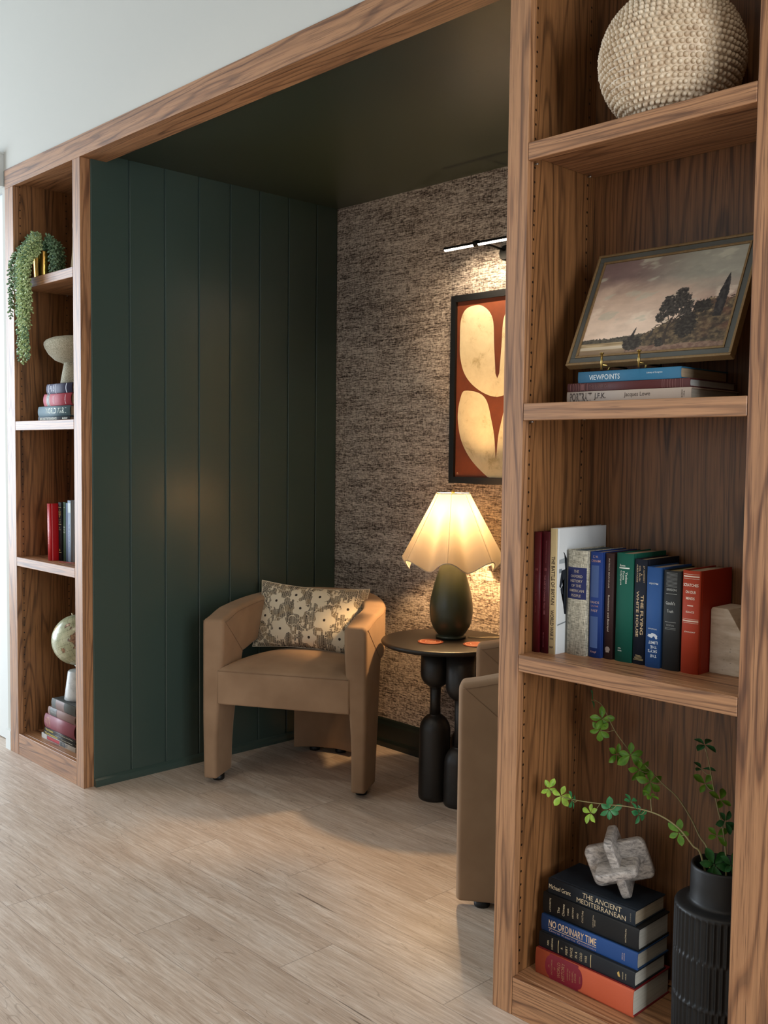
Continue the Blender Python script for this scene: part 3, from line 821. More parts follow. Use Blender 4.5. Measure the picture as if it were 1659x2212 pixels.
def side_poly(cov, pts, x, col, name='jacket_picture'):
    bm = bmesh.new(); bvs = [bm.verts.new((x, a, b)) for a, b in pts]; bm.faces.new(bvs); bmesh.ops.triangulate(bm, faces=bm.faces)
    me = bpy.data.meshes.new(name); bm.to_mesh(me); bm.free(); me.materials.append(plain(col, .45))
    o = bpy.data.objects.new(name, me); COL.objects.link(o); o.parent = cov
sxp = .0175/2-.0003+.0004
def bp(l): return [(.012+(a-510)*.000235, .292*(1-(b-90)/2010)) for a, b in l]
side_poly(bc_, bp([(575, 470), (590, 480), (640, 590), (640, 760), (610, 750), (618, 590)]), sxp, '2a2f36')
side_poly(bc_, bp([(552, 765), (600, 755), (640, 720), (645, 1300), (640, 1480), (610, 1470), (612, 1350), (590, 1320), (585, 1160), (548, 1110), (540, 1060), (590, 985), (600, 900), (575, 930), (545, 1050), (520, 1020), (530, 940)]), sxp, '23282e')
side_poly(bc_, bp([(512, 590), (600, 570), (600, 650), (512, 655)]), sxp, '9aa3a8')
side_poly(bc_, bp([(512, 740), (555, 735), (560, 800), (512, 805)]), sxp, '7f888e')
side_poly(bc_, bp([(500, 1625), (640, 1590), (640, 1610), (500, 1645)]), sxp, '767e84')
stand('thick pale linen hardback with navy title block, THE OXFORD HISTORY', .1635, .2165, .096, ZC, .243, .150, 'c0bba9',
      [('R', .313, 0, .051, .073, '101c55')]+[('T', s_, 'up', a, 0, w*.053/330, .0062, 'b3a694') for s_, a, w in (('THE', .2, 85), ('OXFORD', .247, 200), ('HISTORY', .292, 205), ('OF THE', .337, 165), ('AMERICAN', .384, 250), ('PEOPLE', .431, 160))]
      +[('T', 'MORISON', 'up', .112, 0, .036, .0062, 'a39d8b', 0), ('T', 'OXFORD', 'up', .515, 0, .031, .0060, 'a9a390', 0)], G1, linen=True, pages='54636b')
# printed panel needs its lettering in front: handled by lift order (panel sits on the cloth, letters just proud of it)
hh = lambda y: fr(180, 2000, y)
stand('blue hardback lettered HANDS ON THE PAST, with two lighter blue panels', .2190, .2520, .106, ZC, .242, .145, '1a3a80',
      [('T', 'C. W.', 'up', hh(262), -.02, .014, .0055, 'b09a9c'), ('T', 'CERAM', 'up', hh(335), -.02, .024, .0055, 'b08a86'), ('R', hh(685), -.05, .0205, .073, '3f598e'),
       ('T', 'HANDS', 'up', hh(1045), -.04, .024, .0055, 'b09a9c'), ('T', 'ON THE', 'up', hh(1112), -.04, .020, .0036, 'b08a86'), ('T', 'PAST', 'up', hh(1190), -.04, .018, .0055, 'b09a9c'),
       ('R', hh(1560), -.05, .0205, .072, '3f598e'), ('T', 'Knopf', 'up', hh(1905), -.04, .016, .0065, 'a9868c')], G1, pages='b3a894')
rr_ = lambda y: fr(200, 2020, y)
stand('slim dark brown hardback titled Resistance and Betrayal', .2555, .2770, .114, ZC, .241, .140, '35201f',
      [('T', 'PATRICK MARNHAM', 'down', rr_(540), .0, .066, .0034, 'b9ada2'), ('T', 'Resistance and Betrayal', 'down', rr_(1228), .0, .083, .0056, 'c9beb2'),
       ('P', [(.30*math.cos(a), rr_(1848)+.026*math.sin(a)*1.0) for a in [2*PI*k/20 for k in range(20)]], '8f8078'), ('T', 'RH', 'up', rr_(1895), 0, .008, .003, 'b9ada2')], G1, pages='b7a391')
yy_ = lambda y: fr(215, 2050, y)
stand('green hardback titled Yankee From Olympus in white', .2835, .3265, .114, ZC, .244, .140, '0d5f50',
      [('T', 'Bowen', 'up', yy_(420), -.10, .014, .0052, 'e3ebe2'), ('R', yy_(462), 0, .026, .0028, 'e3ebe2'), ('T', 'Yankee', 'down', yy_(625), .15, .026, .0052, 'e3ebe2'),
       ('T', 'From', 'down', yy_(588), -.02, .019, .0052, 'e3ebe2'), ('T', 'Olympus', 'down', yy_(632), -.19, .033, .0058, 'e3ebe2'),
       ('T', 'LITTLE', 'up', yy_(1825), -.18, .008, .0028, 'e3ebe2'), ('T', 'BROWN', 'up', yy_(1865), -.16, .010, .0028, 'e3ebe2')], G1, pages='c6b49c')
ff_ = lambda y: fr(290, 2110, y)
stand('navy hardback titled THE FLYING WHITE HOUSE in gold', .3285, .3600, .117, ZC, .234, .138, '0f1a2b',
      [('T', 'THE FLYING', 'down', ff_(1245), .20, .088, .0068, 'd6bd93', .018), ('T', 'WHITE HOUSE', 'down', ff_(1235), -.16, .102, .0068, 'd6bd93', .018), ('T', 'J.F. terHORST', 'down', ff_(545), .28, .038, .0036, 'c9b089'),
       ('T', '&', 'down', ff_(555), .12, .004, .0034, 'c9b089'), ('T', 'COL. RALPH', 'down', ff_(535), -.03, .034, .0036, 'c9b089'), ('T', 'ALBERTAZZIE', 'down', ff_(535), -.24, .040, .0036, 'c9b089')]
      +[('R', ff_(1950+i*20), -.03+(i % 2)*.05, .013+.003*i, .0011, 'a48f62') for i in range(5)], G1, pages='cbb594')
ss_ = lambda y: fr(180, 1690, y)
stand('blue hardback standing upside down, titled THE SKY\'S THE LIMIT', .3625, .3985, .112, ZC, .220, .130, '2a5796',
      [('T', 'Macmillan', 'rev', ss_(428), 0, .022, .0045, 'c5d0dd'), ('T', 'Whitehouse', 'rev', ss_(1108), 0, .022, .0032, 'c5d0dd'),
       ('T', 'LIMIT', 'rev', ss_(1310), .05, .022, .0064, 'd8e0e8'), ('T', 'THE', 'rev', ss_(1378), .12, .015, .0064, 'd8e0e8'), ('T', "SKY'S", 'rev', ss_(1442), .04, .022, .0064, 'd8e0e8'), ('T', 'THE', 'rev', ss_(1512), .12, .015, .0064, 'd8e0e8'),
       ('P', [(-.34, ss_(1195)), (-.1, ss_(1188)), (-.02, ss_(1165)), (.05, ss_(1190)), (.22, ss_(1180)), (.34, ss_(1205)), (.18, ss_(1222)), (.36, ss_(1240)), (.3, ss_(1256)), (-.1, ss_(1240)), (-.36, ss_(1222)), (-.2, ss_(1210))], 'd8e0e8')], G1, pages='b6ab9a')
gg_ = lambda y: fr(225, 1735, y)
stand("black hardback titled Gandhi's Truth in white", .4015, .4430, .115, ZC, .216, .128, '272a2b',
      [('R', gg_(258+i*19), 0, .026, .0007, '8f9290') for i in range(12)]+[('T', 'ERIKSON', 'up', gg_(512), 0, .023, .0050, 'b4b7b3', .005), ('R', gg_(575), 0, .026, .0007, 'b4b7b3'), ('T', "Gandhi's", 'up', gg_(715), -.04, .022, .0072, 'c4c7c2', .005),
       ('T', 'Truth', 'up', gg_(838), -.04, .015, .0062, 'c4c7c2', .005), ('R', gg_(1003), -.02, .026, .0007, 'b4b7b3'), ('T', 'NORTON', 'up', gg_(1052), -.02, .018, .0036, '9da09c', 0), ('R', gg_(1092), -.02, .026, .0006, '9da09c'), ('R', gg_(1112), -.02, .026, .0006, '9da09c')], G1, pages='a99b72')
cc_ = lambda y: fr(225, 1770, y)
stand('orange red hardback titled SCRATCHES ON OUR MINDS, at right end of the row', .4455, .4870, .117, ZC, .220, .140, 'b13c1e',
      [('R', cc_(280), 0, .0365, .0007, 'f0d9c4'), ('R', cc_(312), 0, .0365, .0026, 'f0d9c4'), ('R', cc_(345), 0, .0365, .0007, 'f0d9c4'),
       ('T', 'SCRATCHES', 'up', cc_(440), -.02, .035, .0064, 'f2ddca', .02), ('T', 'ON OUR', 'up', cc_(545), 0, .024, .0060, 'f2ddca', .02), ('T', 'MINDS', 'up', cc_(640), -.01, .020, .0060, 'f2ddca', .02), ('R', cc_(748), 0, .0135, .0020, 'f2ddca'),
       ('T', 'ISAACS', 'up', cc_(843), -.01, .019, .0042, 'f2ddca', .02), ('R', cc_(950), 0, .0365, .0007, 'f0d9c4'), ('R', cc_(978), 0, .0365, .0026, 'f0d9c4'), ('R', cc_(1006), 0, .0365, .0007, 'f0d9c4'),
       ('T', 'JOHN DAY', 'up', cc_(1145), 0, .026, .0036, 'f2ddca', .02)], G1, boards='9c2a12', pages='b8a890')

# travertine bookend
TRV = NT('travertine'); v = TRV.obj(False)
f = TRV.noise(TRV.mapping(v, (9, 9, 34)), 2, 5, .6, .4); pit = TRV.noise(TRV.mapping(v, (60, 60, 110)), 1.6, 3, .6)
msk = TRV.noise(v, 18, 2, .5)
pm = TRV.math('MULTIPLY', TRV.ramp(pit, [(.30, (1, 1, 1)), (.345, (0, 0, 0))]), TRV.ramp(msk, [(.48, (0, 0, 0)), (.6, (1, 1, 1))]))
TRV.base(TRV.mix(pm, TRV.ramp(f, [(.3, lin('b09c84')), (.5, lin('cbb9a2')), (.72, lin('dacdbb'))]), lin('43352a'))); TRV.rough(.55); TRV.bump(TRV.math('SUBTRACT', 1.0, pm), .6, .001)
tag(MB().prism([(.4885, ZC), (.4885, ZC+.136), (.492, ZC+.141), (.524, ZC+.141), (.528, ZC+.139), (.614, ZC+.006), (.614, ZC)], .165, .245, 'y').build('bookend', TRV.m, bevel=.0012, seg=2), 'beige travertine wedge bookend propping the right end of the book row', 'bookend')

# --- near bookcase, three big books lying under the painting
G2 = 'large books lying under the painting'
lying('pale taupe book titled PORTRAIT J.F.K., at the bottom of its stack', .186, .491, .050, ZS, .0250, .205, 'b5a597',
      [('T', 'PORTRAIT', 'down', .121, 0, .057, .0185, '3a2a1f', .012), ('T', 'J.F.K.', 'down', .286, 0, .030, .0150, '3a2a1f', .015), ('T', 'Jacques Lowe', 'down', .59, .05, .063, .0115, '4a382a', 0), ('T', 'McGRAW', 'up', .935, 0, .016, .0028, '4a382a'), ('T', 'HILL', 'up', .95, 0, .012, .0028, '4a382a')], G2, pages='b9b4a8', bulge=.06)
lying('dark maroon book with banded spine, between the taupe and the blue book', .187, .488, .050, ZS+.0250, .0185, .195, '50201f',
      [('R', a, 0, .0175, .0012, '7a4a44') for a in (.03, .055, .07, .085, .10, .115, .155, .18, .79, .805, .83, .85, .87, .89, .93, .945)]+[('T', 'THIS IS AMERICA', 'down', .275, 0, .048, .0085, '6d4640', .0), ('R', .135, 0, .014, .008, '6b3a36')], G2, pages='c2c6c4', bulge=.08)
lying('blue book titled VIEWPOINTS, on top of the stack under the painting', .215, .467, .050, ZS+.0435, .0245, .200, '2c6a8c',
      [('T', 'VIEWPOINTS', 'down', .272, -.05, .078, .0110, 'dfe8ea', 0), ('T', 'Library of Congress', 'down', .76, .1, .037, .0045, 'dfe8ea', .0)], G2, pages='bfa98c', bulge=.06)

# --- near bookcase, five books stacked on the floor board
G3 = 'stack of five hardbacks at the foot of the near bookcase'
lp_ = []
for k in range(13):
    a = PI/2+PI*k/12; lp_.append((.36*math.sin(a), .175+.055*math.cos(a)))
lab = [(-.49, .155)]+[( -.36+.72*0, .155)]
def label_shape():
    L = []
    L += [(.5, .150), (.40, .150)]
    L += [(.40*math.cos(a), .150-.040*math.sin(a)) for a in [PI*k/10 for k in range(1, 10)]]
    L += [(-.40, .150), (-.5, .150), (-.5, .455), (-.40, .455)]
    L += [(-.40*math.cos(a), .455+.050*math.sin(a)) for a in [PI*k/10 for k in range(1, 10)]]
    L += [(.40, .455), (.5, .455)]
    return L
lying('thick orange and crimson hardback titled WORLD HISTORY, lowest of its stack', .125, .390, .058, ZK, .0615, .155, 'c25a3a',
      [('P', label_shape(), '7a1428')]+[('T', s_, 'up', a, 0, w, h, '9c7654', 0) for s_, a, w, h in (('AN', .150, .006, .004), ('ENCYCLOPEDIA', .180, .036, .0036), ('OF', .212, .006, .004), ('WORLD', .255, .036, .0085), ('HISTORY', .300, .042, .0085), ('COMPILED AND', .350, .028, .003), ('EDITED BY', .372, .022, .003), ('WILLIAM L.', .402, .028, .0045), ('LANGER', .430, .022, .0045), ('EDITION', .478, .016, .003))], G3, boards='7a1a20', pages='c8c6ba', bulge=.05)
bb_ = lambda x: (x-85)/(1200-85)
lying('black hardback titled A FIERY PEACE IN A COLD WAR, on the orange one', .127, .387, .068, ZK+.0615, .0370, .131, '1b2026',
      [('T', s_, 'up', bb_(x), 0, w, h, 'cdbd98', .0) for s_, x, w, h in (('NEIL', 200, .013, .0048), ('SHEEHAN', 250, .027, .0048), ('A', 368, .005, .0058), ('FIERY', 425, .021, .0062), ('PEACE', 482, .023, .0062), ('IN A', 540, .015, .0062), ('COLD', 597, .020, .0062), ('WAR', 655, .016, .0062), ('RANDOM', 1072, .016, .003), ('HOUSE', 1105, .014, .003))]
      +[('R', bb_(325), 0, .030, .0016, 'd6c08c'), ('R', bb_(710), 0, .030, .0016, 'd6c08c'), ('P', [(-.16, bb_(1045)), (.18, bb_(1030)), (.04, bb_(1010)), (-.16, bb_(1022))], 'c9a860')], G3, pages='c9c8be', bulge=.05)
lying('blue hardback titled NO ORDINARY TIME, middle of its stack', .126, .387, .077, ZK+.0985, .0395, .132, '244a86',
      [('T', 'NO ORDINARY TIME', 'down', .338, .12, .133, .0165, 'dcbf9e', .01), ('R', .338, -.17, .0013, .134, 'dcbf9e'), ('T', 'Doris Kearns Goodwin', 'down', .338, -.32, .130, .0058, 'b49aa0', 0), ('T', 'SIMON &', 'up', .855, 0, .016, .003, 'b8a8b0'), ('T', 'SCHUSTER', 'up', .874, 0, .018, .003, 'b8a8b0')], G3, pages='b5b1a4', bulge=.05, boards='1d3f66')
dd_ = lambda x: (x-135)/(1228-135)
lying('black hardback titled The Chinese, second from the top of its stack', .125, .385, .083, ZK+.1380, .0515, .130, '131517',
      [('T', s_, 'up', dd_(x), a, w, h, 'd3c2a2', 0) for s_, x, a, w, h in (('LATOURETTE', 225, 0, .033, .0040), ('The', 328, -.1, .015, .0066), ('Chinese', 385, 0, .029, .0066), ('THEIR', 442, 0, .018, .0042), ('HISTORY', 498, 0.05, .026, .0042), ('AND', 553, 0, .013, .0042), ('CULTURE', 610, .05, .028, .0042), ('FOURTH EDITION', 732, 0.05, .028, .0026), ('REVISED', 752, 0, .014, .0026), ('MACMILLAN', 1092, 0, .031, .0036))], G3, pages='bdbcb4', bulge=.05)
ee_ = lambda x: (x-190)/(1200-190)
lying('dark navy hardback titled THE ANCIENT MEDITERRANEAN, top of its stack', .137, .373, .086, ZK+.1895, .0365, .127, '17222d',
      [('T', 'Michael Grant', 'down', ee_(335), .0, .062, .0105, 'd9c7a6', 0), ('T', 'THE ANCIENT', 'down', ee_(828), .22, .104, .0115, 'd9c7a6', 0), ('T', 'MEDITERRANEAN', 'down', ee_(820), -.20, .131, .0115, 'd9c7a6', 0), ('T', 'SCRIBNER', 'up', .953, 0, .020, .0026, '7d7a70')], G3, pages='b9ab94', bulge=.05)

# ------------------------------------------------------------------ marble knot on the stack
MRB = NT('veined_grey_marble'); v = MRB.obj(False)
f = MRB.noise(MRB.mapping(v, (12, 60, 60)), 2.2, 5, .65, .6); g = MRB.noise(v, 420, 2, .6)
MRB.base(MRB.mix(MRB.ramp(g, [(.30, (.6,)*3), (.42, (0,)*3)]), MRB.ramp(f, [(.30, lin('63605e')), (.42, lin('8f8a86')), (.55, lin('b5aea8')), (.7, lin('c6bfb8'))]), lin('6b6663'))); MRB.rough(.45); MRB.bump(g, .2, .0008); MRB = MRB.m
tk = thing('marble_knot', 'grey veined marble knot of three interlocked rounded slabs on top of the stacked books', 'sculpture', (.296, .140, .3985))
Rc, Uc, Nc = Vector((.6921, .7217, .0112)), Vector((-.0506, .0331, .9982)), Vector((.72, -.6914, .0595))
def camdir(a, b, c): return (Rc*a+Uc*b+Nc*c)
cN = camdir(-.34, -.20, .92).normalized()
bN = camdir(-.36, .92, .1); bN = (bN-cN*bN.dot(cN)).normalized(); aN = bN.cross(cN)
def slab(long_ax, short_ax, nrm, L=.142, Wd=.098, t_=.0205, slot=True):
    def rr2(w, h, r, n=6):
        P = []
        for (cx, cy, a0) in ((w/2-r, h/2-r, 0), (-w/2+r, h/2-r, 90), (-w/2+r, -h/2+r, 180), (w/2-r, -h/2+r, 270)):
            for k in range(n+1):
                a = R(a0+90*k/n); P.append((cx+r*math.cos(a), cy+r*math.sin(a)))
        return P
    out = rr2(L, Wd, .020); inn = rr2(.100, t_+.0012, (t_+.0012)/2-.0002); n = len(out)
    O = []
    def pt(p, z): return tuple(long_ax*p[0]+short_ax*p[1]+nrm*z)
    ch = .006; prof = [(-t_/2, .0042), (-t_/2+.0013, .0015), (-t_/2+.0042, 0), (t_/2-.0042, 0), (t_/2-.0013, .0015), (t_/2, .0042)]
    vs = []
    for z, ins in prof:
        o2 = rr2(L-2*ins, Wd-2*ins, .016-ins*.6); vs += [pt(p, z) for p in o2]
    for z, ins in reversed(prof[::5]): vs += [pt(p, z) for p in inn]
    m = len(prof); fs = []
    for r_ in range(m-1):
        for i in range(n): fs.append((r_*n+i, r_*n+(i+1) % n, (r_+1)*n+(i+1) % n, (r_+1)*n+i))
    a, b, c, d_ = (m-1)*n, m*n, (m+1)*n, 0
    for i in range(n):
        j = (i+1) % n
        fs += [(a+i, a+j, b+j, b+i), (b+i, b+j, c+j, c+i), (c+i, c+j, j, i)]
    o = MB().add(vs, fs, True).build('slab', MRB, tk)
    for p_ in o.data.polygons:
        if abs(p_.normal.dot(nrm)) > .97: p_.use_smooth = False
    return o
# slot runs along each slab's length so the next slab can pass through
slab(aN, bN, cN); slab(bN, cN, aN); slab(cN, aN, bN)
lowest = min((tk.matrix_world @ v_.co).z if False else v_.co.z for o_ in tk.children for v_ in o_.data.vertices)
tk.location.z = ZK+.226-lowest+.0003

# ------------------------------------------------------------------ beaded vase on the top shelf
BEAD = NT('pale_beaded_ceramic'); v = BEAD.obj(False)
f = BEAD.noise(v, 55, 4, .6)
BEAD.base(BEAD.ramp(f, [(.3, lin('bfa78b')), (.5, lin('dac7ac')), (.7, lin('eadbc3'))])); BEAD.rough(.55); BEAD.spec(.4); BEAD.bump(BEAD.noise(v, 600, 2, .6), .2, .0008)
BR = .1455; BVC = (.386, .1175)
bv = thing('beaded_vase', 'large round cream vase covered in raised beads on the top shelf', 'vase', (BVC[0], BVC[1], ZA))
prof = []
for k in range(33):
    a = -PI/2+PI*k/32; r_ = BR*math.cos(a); z_ = BR*.985*(1+math.sin(a))
    if r_ < .052 and a < 0: continue
    if r_ < .045 and a > 0: break
    prof.append((r_, z_-.010))
prof = [(.05, .0)]+[(r_, z_) for r_, z_ in prof if z_ > .002]+[(.044, BR*1.97), (.050, BR*2.03), (.040, BR*2.03), (.036, BR*1.9)]
MB().lathe(prof, 96, cap1=False).build('vessel', BEAD.m, bv)
ico = bmesh.new(); bmesh.ops.create_icosphere(ico, subdivisions=2, radius=1); ico.verts.index_update()
IV = [v_.co.copy() for v_ in ico.verts]; IF = [tuple(v_.index for v_ in f_.verts) for f_ in ico.faces]; ico.free()
mb = MB(); rows = 37; step = .0122
for r_i in range(2, rows-1):
    a = -PI/2+PI*(r_i+.2)/rows; rr = BR*math.cos(a); zz = BR*.985*(1+math.sin(a))-.010
    if rr < .05 or zz < .006: continue
    n = max(8, int(2*PI*rr/step)); ph = (r_i*.5) % 1
    for k in range(n):
        th = 2*PI*(k+ph)/n+random.uniform(-.12, .12)*step/rr; az = a+random.uniform(-.006, .006)
        nr = Vector((math.cos(az)*math.cos(th), math.cos(az)*math.sin(th), math.sin(az)))
        ps = Vector((BR*nr.x, BR*nr.y, BR*.985*(1+nr.z)-.010))
        if nr.y > .55 and abs(nr.x) < .8: continue          # against the back panel, unseen
        t1 = Vector((-math.sin(th), math.cos(th), 0)); t2 = nr.cross(t1)
        s1 = .0054*random.uniform(.9, 1.08)
        vs = []
        for q in IV:
            out_ = q.z*(1.25 if q.z > 0 else .8)
            vs.append(ps+nr*(out_*s1*.95+.0010)+t1*q.x*s1*(1-.12*max(0, q.z))+t2*q.y*s1*(1-.12*max(0, q.z)))
        mb.add(vs, IF, True)
mb.build('beads', BEAD.m, bv, fix=False)['kind'] = 'stuff'

# ------------------------------------------------------------------ framed landscape on a brass easel
LW, LH = .393, .288
fp = thing('framed_painting', 'small framed landscape painting with dark tree, leaning on a brass easel above the blue book', 'picture', (.182, .046, 1.519), (R(-25.4), 0, 0))
def ring(mb, x0, x1, z0, z1, w, y0, y1):
    mb.box(x0, x1, y0, y1, z0, z0+w).box(x0, x1, y0, y1, z1-w, z1).box(x0, x0+w, y0, y1, z0+w, z1-w).box(x1-w, x1, y0, y1, z0+w, z1-w); return mb
GLD = plain('7d6543', .45, .35, .5, .1, 200, .15)
ring(MB(), 0, LW, 0, LH, .006, .0, .020).build('frame', GLD, fp, bevel=.0015, label='antique gold outer moulding')
ring(MB(), .006, LW-.006, .006, LH-.006, .013, .003, .020).build('frame_band', plain('4b4d49', .5), fp, bevel=.001, label='dark grey inner band')
ring(MB(), .019, LW-.019, .019, LH-.019, .005, .0015, .012).build('frame_slip', GLD, fp, bevel=.001)
cw, chh = LW-.048, LH-.048
def fbm(x, y, o=4, s=0):
    a = 0; w = 1; t_ = 0
    for i in range(o): a += w*nz(x, y, s+i*3.1); t_ += w; x *= 2.03; y *= 2.03; w *= .55
    return a/t_
def paint(co):
    u, v_ = co.x/cw, co.z/chh
    # sky
    wx, wy = u*3.2, v_*5.2-u*1.3
    n1 = fbm(wx+fbm(wx, wy, 3, 9)*.8, wy+fbm(wx, wy, 3, 4)*.8, 5, 1); n2 = fbm(u*9, v_*14, 4, 7)
    top = mixc(lin('78625f'), lin('9c998c'), smoothstep(.2, .75, u))
    mid = mixc(lin('c9ae9a'), lin('b89c8c'), smoothstep(.5, 1, u)); low = lin('e6ccb6')
    h = v_+.16*n1+.12*(u-.5)
    c = mixc(low, mid, smoothstep(.25, .55, h)); c = mixc(c, top, smoothstep(.52, .80, h))
    cl = smoothstep(.10, .34, n1+.25*n2)*smoothstep(.95, .35, v_)
    c = mixc(c, lin('ead6c0'), cl*.65)
    c = mixc(c, lin('b9b5a2'), .6*smoothstep(.12, .3, fbm(wx*1.3+7, wy*1.5, 4, 3)))
    c = tuple(c[i]*(1+.22*n2) for i in range(3))+(1,)
    edge = .020*fbm(u*34, v_*30, 4, 2)+.016*fbm(u*90, v_*70, 2, 6)
    # distant ground
    gz = .155+.018*fbm(u*7, 0, 3, 5)
    if v_ < gz:
        s_ = fbm(u*4, v_*40, 3, 8)
        g = mixc(lin('8f7a58'), lin('b7a17d'), smoothstep(-.2, .3, s_))
        if .055 < v_ < .085 and u < .36: g = mixc(g, lin('d8c9b2'), .7)
        if v_ < .05: g = mixc(g, lin('7a6150'), .6)
        c = g
    # line of far trees
    tl = .155+.035*max(0, fbm(u*16, 0, 3, 12))+.02*smoothstep(.2, .4, u)+.012
    if u < .5 and .125 < v_ < tl+.25*edge*3: c = mixc(lin('3c3833'), lin('5f5a4c'), smoothstep(-.3, .4, fbm(u*40, v_*40, 3, 6)))
    hillz = .16+.14*smoothstep(.38, .62, u)+.20*smoothstep(.60, .88, u)+.04*fbm(u*9, 1, 4, 3)
    if u > .34 and v_ < hillz+edge*3:
        m_ = fbm(u*26, v_*26, 4, 11)
        c = mixc(lin('3a322c'), lin('75644c'), smoothstep(-.25, .35, m_))
        c = mixc(c, lin('7b5341'), .5*smoothstep(.75, 1, u)*smoothstep(-.1, .3, fbm(u*8, v_*8, 2, 2)))
        if m_ > .34: c = lin('a18f6c')
        if v_ < .06+.02*fbm(u*10, 0, 2, 1): c = mixc(lin('6e5448'), lin('8a7160'), smoothstep(-.2, .2, m_))
    # bushes
    for bx, bz, bw, bh in ((.38, .10, .07, .075), (.57, .09, .035, .045), (.80, .42, .06, .07), (.72, .25, .07, .13)):
        if ((u-bx)/bw)**2+((v_-bz)/bh)**2 < 1+40*edge: c = mixc(lin('231f1e'), lin('45403a'), smoothstep(-.2, .4, fbm(u*50, v_*50, 3, 5)))
    # cypress shapes
    for bx, b0, b1, bw in ((.915, .30, .73, .032), (.37, .14, .265, .010), (.50, .16, .25, .006)):
        if b0 < v_ < b1:
            f_ = (v_-b0)/(b1-b0); w_ = bw*math.sin(PI*min(1, .25+.75*f_))**.8
            if abs(u-bx-.02*(f_-.5)) < w_*(1+16*edge): c = mixc(lin('262426'), lin('403c3b'), smoothstep(-.2, .3, fbm(u*40, v_*20, 3, 4)))
    # the big tree: trunk, limbs, crown
    if .075 < v_ < .33 and abs(u-(.615-.02*math.sin(v_*9))) < .010-.012*(v_-.08): c = lin('39302b')
    for sl, x0, z0 in ((.9, .61, .24), (-.7, .61, .26), (1.6, .61, .20), (.3, .61, .28)):
        if 0 < v_-z0 < .16 and abs(u-x0-(v_-z0)*sl*.45) < .004: c = lin('3a312c')
    for bx, bz, bw, bh in ((.575, .46, .062, .095), (.645, .50, .062, .10), (.532, .345, .036, .055), (.69, .42, .05, .09), (.63, .585, .036, .04), (.60, .40, .05, .06), (.655, .60, .022, .03), (.535, .44, .03, .05), (.556, .535, .03, .03)):
        q = ((u-bx)/bw)**2+((v_-bz)/bh)**2
        if q < 1+46*edge:
            m_ = fbm(u*60, v_*46, 3, 15)
            if m_ < .42 or (u < .6 and v_ < .36 and m_ < .2): c = mixc(lin('221f1f'), lin('4d4843'), smoothstep(-.3, .35, m_))
    return tuple(max(0, min(1, x)) for x in c[:3])+(1,)
o = MB().grid(lambda a, b: (a*cw, .005, b*chh), 380, 260).build('canvas', vmat('oil_painting', .38, .2, .4), fp, fix=False, loc=(.024, 0, .024))
vcol(o, paint)
MB().box(.006, LW-.006, .012, .0195, .006, LH-.006).build('backing', plain('5a4a3a', .8), fp)
ez = thing('easel', 'small brass display easel standing on the blue book, two upright front hooks', 'easel', (.33, .10, 1.503))
BRS = plain('9c8650', .28, 1.0, .5)
zb0 = 0.0
for hx in (-.046, .046):
    MB().tube([(hx, -.062, .0015), (hx, -.062, .036)], .0026, 12).lathe([(.0026, .034), (.0052, .036), (.0052, .0375), (.001, .0385)], 16, (hx, -.062, 0)).tube([(hx, -.062, .012), (hx*.9, .03, .010)], .0022, 8).build('front_hook', BRS, ez)
    MB().tube([(hx, -.035, .0018), (hx*.5, .058, .16)], .0022, 8).build('support', BRS, ez)
MB().tube([(-.046, .0, .0018), (.046, .0, .0018)], .0018, 8).tube([(0, .0, .0018), (0, .11, .0018)], .0018, 8).tube([(0, .11, .0018), (0, .055, .15)], .0018, 8).build('back_leg', BRS, ez)

# ------------------------------------------------------------------ black fluted vase and its branches
VZ = .4690-ZK
FL = plain('17191b', .5, 0, .45, .05, 300, .06)
fv = thing('fluted_vase', 'tall matte black fluted vase with smooth neck at the foot of the near bookcase', 'vase', (.549, .132, ZK))
prof = [(.080, 0), (.088, .004)]
zs = [.004+k*(.286-.004)/60 for k in range(61)]
rb = lambda z: .0935+.0015*math.sin(z*9)
body = [(rb(z), z) for z in zs]+[(.0925, .2895), (.089, .2925), (.080, .2945), (.072, .2955), (.0655, .298), (.0635, .303), (.0630, .330), (.0628, .368), (.0618, .3725), (.0585, .374), (.0560, .3715), (.0555, .350), (.0555, .28)]
def flut(a, z, i):
    if not (.003 < z < .288): return 1
    n = 46; tier = 0 if z > .195 else (1 if z > .098 else 2)
    zl = (z-(.195, .098, .0)[tier])/(.0965 if tier else .091)
    off = PI/n*(tier % 2)
    e = min(1, max(0, min(zl, 1-zl)/.05)); e = math.sqrt(e)
    s_ = abs(math.sin(n/2*(a+off)))
    return 1-.052*e*s_**.8+.0
MB().lathe(body, 46*8, mod=flut, cap1=False).build('vessel', FL, fv)

